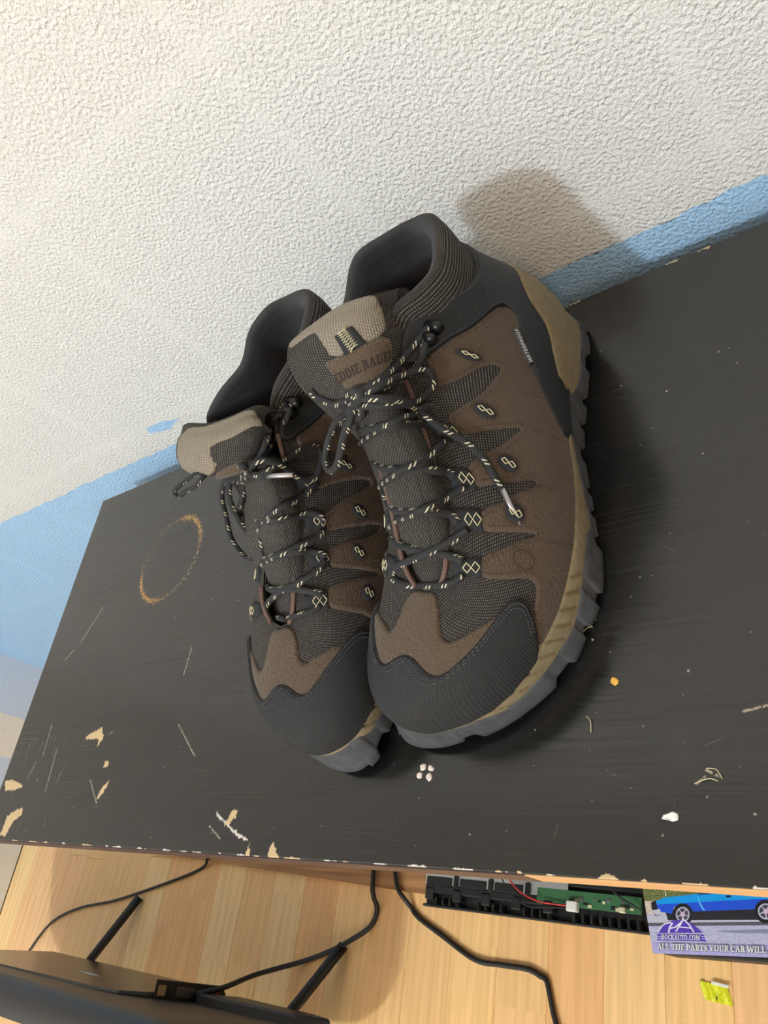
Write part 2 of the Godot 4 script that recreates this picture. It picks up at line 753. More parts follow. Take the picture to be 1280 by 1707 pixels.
const KEYS := [
	[0.00, 8, 2, 22, 36, 4, 150, 10, 50, -10, -40],
	[0.05, 11, 19, 22, 42, 20, 152, 10, 50, -7, -40],
	[0.10, 28, 36, 22, 58, 31, 151, 9, 48, 0, -38],
	[0.16, 68, 43, 22, 84, 32, 147, 10, 45, 4, -38],
	[0.19, 88, 46, 22, 101, 26, 151, 10, 45, 8, -40],
	[0.22, 108, 49, 22, 116, 15, 156, 10, 45, 16, -42],
	[0.27, 138, 56, 22, 133, 10, 144, 8, 40, 22, -34],
	[0.33, 175, 62, 22, 163, 15, 120, 5, 34, 20, -22],
	[0.38, 210, 64, 22, 197, 20, 97, 4, 30, 18, -12],
	[0.42, 245, 58, 22, 228, 19, 80, 4, 30, 20, -6],
	[0.455, 275, 43, 22, 240, 13, 72, 4, 28, 28, -8],
	[0.48, 298, 19, 22, 243, 7, 71, 5, 30, 38, -10],
	[0.50, 310, -16, 22, 244, 3, 71, 6, 31, 46, -9],
	[0.525, 302, -43, 22, 243, -1, 71, 7, 32, 42, -8],
	[0.555, 281, -55, 22, 240, -6, 72, 6, 30, 34, -7],
	[0.59, 245, -54, 22, 228, -11, 80, 5, 32, 22, -6],
	[0.63, 210, -50, 22, 196, -16, 97, 3, 32, 14, -12],
	[0.68, 175, -45, 22, 162, -22, 120, 4, 34, 11, -22],
	[0.73, 138, -38, 22, 132, -28, 144, 6, 40, 8, -34],
	[0.78, 108, -34, 22, 115, -32, 155, 8, 45, 6, -40],
	[0.84, 68, -32, 22, 86, -34, 152, 9, 48, 3, -38],
	[0.90, 28, -27, 22, 55, -30, 157, 9, 50, -2, -38],
	[0.95, 11, -14, 22, 40, -12, 152, 10, 50, -7, -40],
	[1.00, 8, 2, 22, 36, 4, 150, 10, 50, -10, -40],
]
# the other boot stands open: its own rim points (index of the key: u, v, w)
const OPEN := {4: [104, 46, 147], 5: [121, 60, 141], 6: [138, 32, 130], 7: [165, 19, 112], 8: [197, 16, 91], 9: [228, 12, 80], 10: [240, 7, 72], 11: [243, 1, 71], 12: [244, -3, 71],
	13: [243, -7, 71], 14: [240, -13, 72], 15: [228, -19, 80], 16: [196, -22, 97], 17: [163, -22, 118], 18: [136, -18, 137], 19: [118, -17, 145], 20: [88, -30, 148], 21: [55, -35, 154], 22: [40, -19, 153]}
# sole: ring position, outline (forward, sideways), border of rubber and foam, top of the foam
const SOLE := [
	[0.00, -2, 3, 12, 84], [0.05, 2, 22, 12, 84], [0.10, 18, 38, 12, 86], [0.13, 35, 43, 13, 78], [0.15, 52, 45, 14, 60], [0.18, 75, 46, 15, 51], [0.205, 97, 47, 27, 43], [0.22, 108, 47, 30, 41], [0.26, 134, 51, 28, 37],
	[0.30, 160, 58, 18, 33], [0.335, 184, 64, 9, 31], [0.355, 196, 68, 17, 30], [0.39, 226, 71, 18, 29], [0.42, 249, 64, 13, 28], [0.44, 265, 58, 15, 28], [0.458, 282, 45, 15, 28], [0.473, 297, 28, 16, 27], [0.485, 307, 11, 22, 26],
	[0.50, 317, -18, 26, 27], [0.52, 317, -44, 26, 28], [0.535, 306, -57, 25, 27], [0.55, 289, -59, 17, 28], [0.59, 245, -56, 15, 30], [0.63, 210, -56, 17, 31], [0.68, 175, -51, 10, 34], [0.73, 138, -44, 12, 38],
	[0.78, 108, -41, 26, 42], [0.84, 68, -40, 28, 52], [0.88, 42, -38, 18, 70], [0.92, 18, -31, 12, 85], [0.96, 3, -16, 12, 84], [1.0, -2, 3, 12, 84],
]
# outlines in (ring position, height on the upper)
const SUEDE_OUTER := [0.264, 0.85, 0.244, 0.79, 0.207, 0.71, 0.180, 0.67, 0.164, 0.63, 0.154, 0.58, 0.150, 0.50, 0.160, 0.40, 0.195, 0.28, 0.225, 0.18, 0.25, 0.06, 0.282, 0.0, 0.34, 0.0, 0.40, 0.0, 0.445, 0.0,
	0.436, 0.15, 0.426, 0.25, 0.418, 0.26, 0.411, 0.29, 0.411, 0.37, 0.419, 0.51, 0.426, 0.67, 0.423, 0.71, 0.416, 0.71, 0.411, 0.68, 0.397, 0.50, 0.383, 0.34, 0.384, 0.39, 0.392, 0.55, 0.397, 0.67, 0.395, 0.72,
	0.389, 0.72, 0.385, 0.70, 0.373, 0.57, 0.361, 0.48, 0.345, 0.35, 0.340, 0.36, 0.351, 0.47, 0.363, 0.62, 0.371, 0.73, 0.367, 0.76, 0.360, 0.76, 0.354, 0.74, 0.341, 0.64, 0.322, 0.52, 0.292, 0.40,
	0.306, 0.51, 0.320, 0.63, 0.330, 0.72, 0.331, 0.78, 0.326, 0.81, 0.318, 0.81, 0.310, 0.75, 0.283, 0.61, 0.242, 0.51, 0.230, 0.50, 0.231, 0.54, 0.245, 0.60, 0.272, 0.69, 0.292, 0.81, 0.291, 0.84, 0.282, 0.85]
const SUEDE_INNER := [0.736, 0.85, 0.756, 0.79, 0.793, 0.71, 0.82, 0.67, 0.836, 0.63, 0.846, 0.58, 0.85, 0.50, 0.84, 0.40, 0.805, 0.28, 0.775, 0.18, 0.75, 0.06, 0.718, 0.0, 0.66, 0.0, 0.605, 0.0,
	0.612, 0.20, 0.597, 0.55, 0.596, 0.63, 0.600, 0.65, 0.607, 0.64, 0.616, 0.55, 0.645, 0.22, 0.650, 0.21, 0.633, 0.47, 0.624, 0.62, 0.627, 0.66, 0.636, 0.66, 0.647, 0.57, 0.681, 0.28, 0.698, 0.24,
	0.664, 0.55, 0.652, 0.66, 0.656, 0.69, 0.666, 0.69, 0.674, 0.64, 0.692, 0.55, 0.722, 0.36, 0.735, 0.35, 0.705, 0.60, 0.686, 0.73, 0.690, 0.78, 0.697, 0.78, 0.715, 0.70, 0.745, 0.50, 0.752, 0.52, 0.733, 0.72, 0.722, 0.82, 0.728, 0.85]
const VAMP := [0.507, 0.985, 0.484, 0.98, 0.483, 0.93, 0.487, 0.84, 0.487, 0.75, 0.483, 0.69, 0.476, 0.66, 0.463, 0.61, 0.449, 0.53, 0.432, 0.42, 0.44, 0.25, 0.50, 0.25, 0.58, 0.25, 0.592, 0.36,
	0.578, 0.43, 0.562, 0.59, 0.545, 0.69, 0.533, 0.71, 0.530, 0.78, 0.535, 0.86, 0.541, 0.94, 0.533, 0.985]
const CAP := [0.509, 0.70, 0.502, 0.68, 0.497, 0.61, 0.492, 0.55, 0.487, 0.53, 0.480, 0.54, 0.468, 0.54, 0.450, 0.52, 0.434, 0.47, 0.428, 0.43, 0.425, 0.38, 0.425, 0.33, 0.431, 0.24, 0.438, 0.14, 0.445, 0.04, 0.45, 0.0,
	0.48, 0.0, 0.52, 0.0, 0.56, 0.0, 0.603, 0.0, 0.601, 0.17, 0.598, 0.28, 0.590, 0.37, 0.571, 0.48, 0.549, 0.57, 0.534, 0.57, 0.527, 0.56, 0.522, 0.58, 0.516, 0.66]
const BAND := [0.280, 0.985, 0.262, 0.975, 0.238, 0.95, 0.219, 0.935, 0.200, 0.92, 0.177, 0.88, 0.157, 0.82, 0.132, 0.77, 0.112, 0.76, 0.06, 0.79, 0.03, 0.86, 0.0, 0.88, -0.03, 0.86, -0.06, 0.79, -0.112, 0.76, -0.132, 0.77, -0.157, 0.82, -0.177, 0.88, -0.200, 0.92, -0.219, 0.935, -0.238, 0.95, -0.262, 0.975, -0.280, 0.985,
	-0.276, 0.90, -0.264, 0.85, -0.244, 0.79, -0.207, 0.71, -0.180, 0.67, -0.164, 0.63, -0.154, 0.58, -0.157, 0.52, -0.168, 0.48, -0.205, 0.36, -0.232, 0.29, -0.259, 0.22, -0.274, 0.13, -0.25, 0.04, -0.1, 0.04, 0.0, 0.04, 0.1, 0.04, 0.25, 0.04,
	0.274, 0.13, 0.259, 0.22, 0.232, 0.29, 0.205, 0.36, 0.168, 0.48, 0.157, 0.52, 0.154, 0.58, 0.164, 0.63, 0.180, 0.67, 0.207, 0.71, 0.244, 0.79, 0.264, 0.85, 0.276, 0.90]
const EYE_OUTER := [0.237, 0.658, 0.300, 0.614, 0.341, 0.526, 0.377, 0.501]
const EYE_INNER := [0.625, 0.283, 0.653, 0.410, 0.691, 0.429, 0.731, 0.535]
# webbing loops: from finger tip to lace, in pairs of points
const WEB_OUTER := [0.333, 0.78, 0.336, 0.93, 0.366, 0.73, 0.370, 0.90, 0.391, 0.70, 0.397, 0.90, 0.419, 0.69, 0.430, 0.92]
const WEB_INNER := [0.600, 0.63, 0.588, 0.87, 0.629, 0.64, 0.622, 0.84, 0.659, 0.68, 0.650, 0.86, 0.690, 0.76, 0.680, 0.92]


func sheet_of(rows: Array, na: int, nb: int, sgn: float) -> Sheet:
	# a smooth surface through rows of points
	var s := Sheet.new()
	s.na = na
	s.nb = nb
	s.sgn = sgn
	var n := rows.size()
	var m: int = rows[0].size()
	for i in na + 1:
		var x := minf(float(i) / na * (n - 1), n - 1.0001)
		var k := int(x)
		var line := []
		for j in m:
			var p1: Vector3 = rows[k][j]
			var p2: Vector3 = rows[k + 1][j]
			var p0: Vector3 = rows[k - 1][j] if k > 0 else p1 * 2 - p2
			var p3: Vector3 = rows[k + 2][j] if k + 2 < n else p2 * 2 - p1
			line.append(p1.cubic_interpolate(p2, p0, p3, x - k))
		for j in nb + 1:
			var y := minf(float(j) / nb * (m - 1), m - 1.0001)
			var l := int(y)
			var p1: Vector3 = line[l]
			var p2: Vector3 = line[l + 1]
			var p0: Vector3 = line[l - 1] if l > 0 else p1 * 2 - p2
			var p3: Vector3 = line[l + 2] if l + 2 < m else p2 * 2 - p1
			s.pts.append(p1.cubic_interpolate(p2, p0, p3, y - l))
	return s


func sheet_mesh(s: Sheet, flip: bool, us: float, vs: float) -> ArrayMesh:
	var rows := []
	for i in s.na + 1:
		rows.append(s.pts.slice(i * (s.nb + 1), (i + 1) * (s.nb + 1)))
	return grid(rows, false, false, flip, us, vs)


func boot(b: Boot, tongue_rows: Array, lace_rows: Array, aglets: Array, root: Node3D, piped_from := 0.285) -> Sheet:
	b.sole = SOLE
	b.build()
	var s := b.sheet
	var mir := b.mir
	var flip := mir < 0
	# the fabric upper that everything else is sewn to
	obj("fabric_upper", sheet_mesh(s, flip, SX, SY), M.fabric, root)
	# padded collar and lining
	var pad := []
	var inner := []
	var throat := []
	for i in 101:
		var p := lerpf(-0.25, 0.25, i / 100.0)
		var k := smoothstep(0.25, 0.19, absf(p))
		var n := s.normal(p, 0.985)
		var h := (n - Vector3.UP * n.y).normalized()
		var t := s.at(p, 0.999)
		var row := PackedVector3Array()
		for e in [[0.78, 0.2], [0.82, 1.6], [0.87, 3.0], [0.92, 3.9], [0.96, 4.0]]:
			row.append(s.off(p, e[0], e[1] * 0.001 * k))
		row.append(t + (h * 3.0 + Vector3.UP * 1.6) * 0.001 * k)
		row.append(t + (h * 1.2 + Vector3.UP * 3.4) * 0.001 * k)
		row.append(t + (-h * 1.0 + Vector3.UP * 3.8) * 0.001 * k)
		pad.append(row)
		row = PackedVector3Array()
		row.append(t + (-h * 1.0 + Vector3.UP * 3.8) * 0.001 * k)
		row.append(t + (-h * 4.0 + Vector3.UP * 3.2) * 0.001 * k)
		row.append(t + (-h * 6.5 + Vector3.UP * 0.6) * 0.001 * (0.3 + 0.7 * k))
		row.append(t + (-h * 7.5 - Vector3.UP * 4.0) * 0.001 * (0.3 + 0.7 * k))
		for e in [[0.88, -8.0], [0.80, -7.0], [0.70, -5.5], [0.58, -4.0], [0.42, -3.2], [0.25, -3.0], [0.08, -3.0], [0.0, -3.0]]:
			row.append(s.off(p, e[0], e[1] * 0.001 * (0.3 + 0.7 * k)))
		inner.append(row)
	for i in 101:
		var p := lerpf(0.25, 0.75, i / 100.0)
		var row := PackedVector3Array()
		for e in [1.0, 0.9, 0.75, 0.6, 0.45, 0.3, 0.15, 0.02]:
			row.append(s.off(p, e, -0.0015))
		throat.append(row)
	obj("collar_padding", grid(pad, false, false, flip, SX * 0.5, 0.03), M.fabric, root)
	obj("lining", grid(inner, false, false, flip, SX * 0.5, 0.15), M.lining, root)
	obj("inner_lining", grid(throat, false, false, flip, SX * 0.5, SY), M.lining, root)
	var bed := []
	for i in 61:
		var p := i / 120.0
		var a := s.off(p, 0.03, -0.002)
		var c := s.off(1.0 - p, 0.03, -0.002)
		bed.append(PackedVector3Array([a, a.lerp(c, 0.33), a.lerp(c, 0.66), c]))
	obj("insole", grid(bed, false, false, flip, 0.3, 0.1), M.lining, root)

	# suede, toe cap, ankle band
	var outer := soften(pv(SUEDE_OUTER))
	var inn := soften(pv(SUEDE_INNER))
	var vamp := soften(pv(VAMP))
	var cap := soften(pv(CAP))
	var band := soften(pv(BAND))
	var o := obj("suede_panel", panel(s, outer, SX, SY, 0.0016, 0.0002), M.suede, root)
	obj("stitching", seam(s, outer, SX, SY, 0.0026, 0.0018, 0.0003, 0.0026), M.dark_thread, o)
	o = obj("suede_panel", panel(s, inn, SX, SY, 0.0016, 0.0002), M.suede, root)
	obj("stitching", seam(s, inn, SX, SY, 0.0026, 0.0018, 0.0003, 0.0026), M.dark_thread, o)
	o = obj("suede_vamp", panel(s, vamp, SX, SY, 0.0015, 0.0003), M.suede_soft, root)
	obj("stitching", seam(s, vamp, SX, SY, 0.0024, 0.0018, 0.0003, 0.0026), M.thread, o)
	o = obj("toe_cap", panel(s, cap, SX, SY, 0.0022, 0.0012), M.toe, root)
	var rows := []
	for d in [0.0022, 0.0045]:
		rows.append([seam(s, cap, SX, SY, d, 0.0035, 0.0004, 0.0024, true, Rect2(0.3, 0.2, 0.4, 0.8)), Transform3D()])
	obj("stitching", joined(rows), M.grey_thread, o)
	o = obj("ankle_band", panel(s, band, SX, SY, 0.0016, 0.0012), M.black, root)
	obj("stitching", seam(s, band, SX, SY, 0.0022, 0.0029, 0.0003, 0.0024, true, Rect2(-0.3, 0.3, 0.6, 0.8)), M.grey_thread, o)
	for q in [[0.193, 0.793, 0.197, 0.758], [0.170, 0.758, 0.178, 0.732], [0.145, 0.735, 0.158, 0.70], [0.163, 0.33, 0.183, 0.225]]:
		for side in [1.0, -1.0]:
			var line := PackedVector3Array()
			for k in 5:
				line.append(s.off(side * lerpf(q[0], q[2], k / 4.0), lerpf(q[1], q[3], k / 4.0), 0.0026))
			obj("slit_rib", tube(line, 0.0009, 6, 0.6), M.dark, o)

	# creases where the suede is sewn across
	var creases := []
	for q in [[0.350, 0.46, 0.340, 0.24], [0.385, 0.28, 0.372, 0.05], [0.255, 0.40, 0.236, 0.22], [0.292, 0.38, 0.280, 0.18]]:
		creases.append(pv(q))
		creases.append(mirror(pv(q)))
	rows = []
	for q in creases:
		var m := seam(s, q, SX, SY, 0.0, 0.0019, 0.00035, 0.0024, false)
		if m:
			rows.append([m, Transform3D()])
	obj("cross_stitching", joined(rows), M.dark_thread, root).set_meta("kind", "stuff")

	# woven eyelets in the fingers
	for e in [[pv(EYE_OUTER), 1.0], [pv(EYE_INNER), -1.0]]:
		for q in e[0]:
			var ring := PackedVector2Array()
			var rot: float = -0.35 * e[1]
			for k in 20:
				var a := TAU * k / 20.0
				var d := Vector2(cos(a) * 0.0072, sin(a) * 0.0052).rotated(rot)
				ring.append(q + Vector2(d.y / SX, -d.x / SY))
			var ey := obj("woven_eyelet", panel(s, ring, SX, SY, 0.0009, 0.0020, 0.0016), M.web, root)
			obj("diamond_stitch", diamonds(s, q - Vector2(0, 0.0048 / SY), q + Vector2(0, 0.0048 / SY), 1, 0.0021, 0.0033), M.cream, ey)
			obj("rim_stitching", seam(s, ring, SX, SY, -0.0012, 0.0019, 0.0003, 0.002), M.dark_thread, ey)
	# webbing loops that carry the lace
	for e in [pv(WEB_OUTER), pv(WEB_INNER)]:
		for k in range(0, e.size(), 2):
			var a: Vector2 = e[k]
			var c: Vector2 = e[k + 1]
			var along := ((c - a) * Vector2(SX, SY)).normalized()
			var side := along.orthogonal() * 0.0052
			var sd := Vector2(side.x / SX, side.y / SY)
			var wl := obj("webbing_loop", panel(s, PackedVector2Array([a + sd, a.lerp(c, 0.5) + sd, c + sd, c - sd, a.lerp(c, 0.5) - sd, a - sd]), SX, SY, 0.0016, 0.0009), M.web, root)
			obj("diamond_stitch", diamonds(s, a.lerp(c, 0.04), a.lerp(c, 0.60), 1, 0.0030, 0.0029), M.cream, wl)
	# embossed oval on the lowest finger
	for side in [0, 1]:
		var q := Vector2(0.403, 0.419) if side == 0 else Vector2(0.602, 0.42)
		var line := PackedVector3Array()
		for k in 33:
			var a := TAU * k / 32.0
			var d := Vector2(cos(a) * 0.0088, sin(a) * 0.0042).rotated(-0.1)
			line.append(s.off(q.x + d.y / SX, q.y - d.x / SY, 0.0019))
		if side == 0:
			obj("embossed_oval", tube(line, 0.0004, 6), M.dark_thread, root)
	# piping along the throat
	for side in [0, 1]:
		var line := PackedVector3Array()
		for k in 40:
			var p := lerpf(piped_from, 0.462, k / 39.0) if side == 0 else lerpf(0.548, 0.725, k / 39.0)
			line.append(s.off(p, 0.992, 0.0012))
		obj("throat_piping", tube(line, 0.0015, 8), M.piping, root)
	# lacing hooks
	for q in [Vector2(0.217, 0.835), Vector2(0.237, 0.845), Vector2(0.789, 0.905), Vector2(0.768, 0.92)]:
		var f := on_sheet(s, q, q + Vector2(0, 0.05), 0.0028)
		var hk := obj("lacing_hook", joined([[ball(Vector3(0.0052, 0.0034, 0.0026)), Transform3D(Basis(), Vector3(0, 0, 0.0048))], [tube(PackedVector3Array([Vector3(0, 0, -0.001), Vector3(0, 0, 0.005)]), 0.0021, 10), Transform3D()], [ball(Vector3(0.0062, 0.0042, 0.0012)), Transform3D()]]), M.hook, root)
		hk.transform = f
	sole(b, root)
	# tongue
	var rr := []
	for r in tongue_rows:
		var line := []
		for q in r:
			line.append(b.node(q))
		rr.append(line)
	var ts := sheet_of(rr, 160, 48, -1.0)
	var puff := PackedVector3Array()
	for i in 161:
		for j in 49:
			var u := i / 160.0
			var v := j / 48.0
			var swell := pow(absf(cos(PI * (u - 0.164) / 0.0815)), 0.7) * smoothstep(0.10, 0.14, u) * smoothstep(0.42, 0.36, u) * smoothstep(0.0, 0.3, v) * smoothstep(1.0, 0.7, v)
			swell -= 0.35 * smoothstep(0.035, 0.0, absf(v - 0.62)) * smoothstep(0.10, 0.14, u) * smoothstep(0.42, 0.36, u)
			puff.append(ts.off(u, v, 0.0022 * swell))
	ts.pts = puff
	obj("tongue", sheet_mesh(ts, false, 0.24, 0.11), M.fabric, root)
	# laces
	var parts := []
	for r in lace_rows:
		var line := []
		for q in r:
			line.append(b.node(q))
		parts.append([tube(spline(line, 0.002), 0.00235, 10, 0.85), Transform3D()])
	o = obj("lace", joined(parts), M.lace, root)
	if aglets.size():
		obj("aglet", tube(PackedVector3Array([b.node(aglets[0]), b.node(aglets[1])]), 0.0017, 10), M.aglet, o)
	return ts


func ball(r: Vector3) -> ArrayMesh:
	var m := SphereMesh.new()
	m.radius = 1.0
	m.height = 2.0
	m.radial_segments = 16
	m.rings = 8
	return joined([[m, Transform3D(Basis().scaled(r), Vector3.ZERO)]])


func diamonds(s: Sheet, a: Vector2, c: Vector2, n: int, half: float, lift: float) -> ArrayMesh:
	# a zigzag of thread that crosses itself into diamonds
	var along := (c - a) * Vector2(SX, SY)
	var side := along.normalized().orthogonal() * half
	var sd := Vector2(side.x / SX, side.y / SY)
	var list := []
	for w in [1.0, -1.0]:
		var line := PackedVector3Array()
		for k in n * 8 + 1:
			var f := k / (n * 4.0)
			var tooth := 1.0 - absf(fposmod(f, 1.0) * 2.0 - 1.0)
			var z: Vector2 = a.lerp(c, k / (n * 8.0)) + sd * w * tooth
			line.append(s.off(z.x, z.y, lift))
		list.append([tube(line, 0.00034, 5), Transform3D()])
	return joined(list)


func lug(p: float) -> float:
	# 1 on a lug, 0 in the gap between lugs
	var k := fposmod(p * 30.0 + 0.22 * sin(p * 61.0) + 0.35, 1.0)
	return smoothstep(0.0, 0.10, k) * smoothstep(0.80, 0.70, k)


func sole(b: Boot, root: Node3D) -> void:
	var mid := []
	var out := []
	var n := 1440
	for i in n:
		var p := float(i) / n
		var w := b.wall(p)
		var h1: float = w[2]
		var h2: float = w[3]
		var row := PackedVector3Array()
		for j in 15:
			var f := j / 14.0
			var h := lerpf(h1 - 1.5, h2, f)
			var e := 0.9 * sin(f * PI) - 1.2 * smoothstep(0.86, 1.0, f)
			# slanted grooves along the forefoot, a dished heel
			if p > 0.385 and p < 0.487 and f > 0.10 and f < 0.94:
				var g := fposmod(p * 95.0 - f * 1.25, 1.0) - 0.5
				e -= 1.4 * smoothstep(0.10, 0.03, absf(g)) * smoothstep(0.12, 0.22, f) * smoothstep(0.92, 0.82, f)
			if p > 0.545 and p < 0.62 and f > 0.10 and f < 0.94:
				var g := fposmod(p * 80.0 + f * 1.25, 1.0) - 0.5
				e -= 1.4 * smoothstep(0.12, 0.04, absf(g)) * smoothstep(0.12, 0.22, f) * smoothstep(0.92, 0.82, f)
			e -= 1.6 * smoothstep(0.10, 0.0, absf(f - 0.52)) * smoothstep(0.16, 0.12, absf(fposmod(p + 0.5, 1.0) - 0.5)) * smoothstep(0.04, 0.07, absf(fposmod(p + 0.5, 1.0) - 0.5))
			row.append(b.wall_point(w, h, e))
		var q := b.sheet.off(p, b.t_of(p, h2 - 1.0), -0.0005)
		row.append(q)
		mid.append(row)
		row = PackedVector3Array()
		var lg := lug(p) if p < 0.492 or p > 0.53 else 0.55
		var toe := 5.0 * smoothstep(0.44, 0.495, p) * smoothstep(0.585, 0.53, p)
		var lo := toe + 3.8 * (1.0 - lg)
		var ex := 1.5 * lg - 1.2
		var c: Vector3 = w[0] * 0.5
		var inset := b.wall_point(w, 3.0, -16.0)
		inset.y = (lo + 0.5) * 0.001
		row.append(inset)
		var foot := b.wall_point(w, 3.0, ex - 1.2)
		foot.y = lo * 0.001
		row.append(foot)
		for j in 6:
			var h := lerpf(minf(lo + 1.2, h1 - 2.0), h1, j / 5.0)
			row.append(b.wall_point(w, h, ex * (1.0 - 0.5 * j / 5.0) + 0.9))
		row.append(b.wall_point(w, h1 + 0.7, 0.2))
		row.append(b.wall_point(w, h1 + 0.7, -2.5))
		out.append(row)
	mid.append(mid[0])
	out.append(out[0])
	var flip := b.mir < 0
	obj("midsole", grid(mid, false, false, flip, 1.0, 1.0), M.tan, root)
	obj("outsole", grid(out, false, false, flip, 1.0, 1.0), M.rubber, root)
	var under := []
	for i in 61:
		var p := i / 120.0
		var a := b.wall_point(b.wall(p), 3.0, -8.0)
		var c := b.wall_point(b.wall(1.0 - p), 3.0, -8.0)
		a.y = 0.006
		c.y = 0.006
		under.append(PackedVector3Array([c, a.lerp(c, 0.5), a]))
	obj("tread", grid(under, false, false, flip), M.rubber, root)


func v3(flat: Array) -> Array:
	var out := []
	for q in flat:
		out.append(Vector3(q[0], q[1], q[2]))
	return out


func boots() -> void:
	var keys := KEYS.duplicate(true)
	var a := Boot.new()
	a.keys = keys
	var root := thing("hiking_boot", "right-hand brown suede hiking boot, its lace end with metal tip hanging over the side", "boot", Vector3(-0.252, TOP, 0.010), -deg_to_rad(5.0), "pair of hiking boots")
	var tongue := []
	for r in TONGUE_A:
		tongue.append(v3(r))
	var laces := []
	for r in LACE_A:
		laces.append(v3(r))
	var ts := boot(a, tongue, laces, [Vector3(190, 47.5, 79), Vector3(207, 53, 63)], root)
	var o := obj("mesh_patch", panel(ts, soften(pv([0.687, 0.337, 0.728, 0.30, 0.738, 0.16, 0.742, 0.03, 0.80, 0.03, 0.80, 0.30, 0.80, 0.60, 0.80, 0.80, 0.70, 0.84, 0.610, 0.859, 0.565, 0.838, 0.565, 0.621, 0.572, 0.406, 0.622, 0.371])), 0.24, 0.11, 0.0012, 0.0002, 0.0018), M.mesh, root)
	var patch := soften(pv([0.575, 0.344, 0.572, 0.406, 0.565, 0.621, 0.563, 0.837, 0.512, 0.860, 0.479, 0.821, 0.469, 0.636, 0.476, 0.433, 0.536, 0.378]))
	o = obj("suede_patch", panel(ts, patch, 0.24, 0.11, 0.0014, 0.0011, 0.0018), M.suede_soft, root)
	obj("stitching", seam(ts, patch, 0.24, 0.11, 0.0022, 0.0027, 0.00035, 0.0028, true, Rect2(0.5, 0, 1, 1)), M.thread, o)
	sheet_letters("lettering", "EDDIE BAUER", 0.0056, ts, Vector2(0.513, 0.385), Vector2(0.500, 0.850), 0.24, 0.11, 0.0027, M.ink, o, true)
	o = obj("pull_loop", panel(ts, pv([0.619, 0.461, 0.620, 0.600, 0.562, 0.685, 0.561, 0.516]), 0.24, 0.11, 0.0022, 0.0012, 0.0016), M.web, root)
	var zig := []
	for w in [0.0, 1.0]:
		var line := PackedVector3Array()
		for k in 9:
			var q := Vector2(0.617, 0.53).lerp(Vector2(0.563, 0.60), k / 8.0) + Vector2(0.004, 0.028) * (1.0 if (k + int(w)) % 2 else -1.0)
			line.append(ts.off(q.x, q.y, 0.0037))
		zig.append([tube(line, 0.0004, 5), Transform3D()])
	obj("diamond_stitch", joined(zig), M.cream, o)
	var tg := obj("side_tag", panel(a.sheet, pv([0.206, 0.345, 0.211, 0.365, 0.180, 0.50, 0.175, 0.475]), SX, SY, 0.0009, 0.0028, 0.0016), M.black, root)
	sheet_letters("lettering", "WATERPROOF", 0.0030, a.sheet, Vector2(0.2065, 0.356), Vector2(0.1775, 0.482), SX, SY, 0.0038, M.tag_ink, tg)

	var keys2 := KEYS.duplicate(true)
	for k in OPEN:
		for c in 3:
			keys2[k][4 + c] = OPEN[k][c]
	var b := Boot.new()
	b.keys = keys2
	b.mir = -1.0
	root = thing("hiking_boot", "brown suede hiking boot on the left, loosened wide with its padded tongue hanging out", "boot", Vector3(-0.350, TOP, 0.018), -deg_to_rad(10.6), "pair of hiking boots")
	tongue = []
	for r in TONGUE_B:
		tongue.append(v3(r))
	laces = []
	for r in LACE_B:
		laces.append(v3(r))
	ts = boot(b, tongue, laces, [Vector3(171, -25, 138), Vector3(169, -47, 132)], root, 0.41)
	obj("mesh_patch", panel(ts, soften(pv([0.652, 0.025, 0.740, 0.02, 0.80, 0.10, 0.80, 0.256, 0.80, 0.515, 0.80, 0.676, 0.79, 0.85, 0.70, 0.91, 0.637, 0.901, 0.633, 0.620, 0.659, 0.351, 0.613, 0.370, 0.548, 0.410, 0.513, 0.262, 0.528, 0.04, 0.588, 0.029])), 0.24, 0.11, 0.0012, 0.0002, 0.0018), M.mesh, root)
	obj("suede_patch", panel(ts, soften(pv([0.523, 0.319, 0.536, 0.520, 0.518, 0.707, 0.474, 0.70, 0.43, 0.60, 0.405, 0.428, 0.408, 0.280])), 0.24, 0.11, 0.0014, 0.0011, 0.0018), M.suede_soft, root)
	var tab := []
	for q in PULL_B:
		tab.append(b.node(Vector3(q[0], q[1], q[2])))
	obj("pull_loop", tube(spline(tab, 0.002), 0.0016, 8), M.lace, root)


# ------------------------------------------------------------------ the table
const TX := -0.863
const TW := 1.213
const TD := 0.389
const PX := 1688.0


func tp(x: float, z: float) -> Vector2:
	# millimetres on the table top to pixels of its texture
	return Vector2((x * 0.001 - TX) * PX, z * 0.001 * PX)


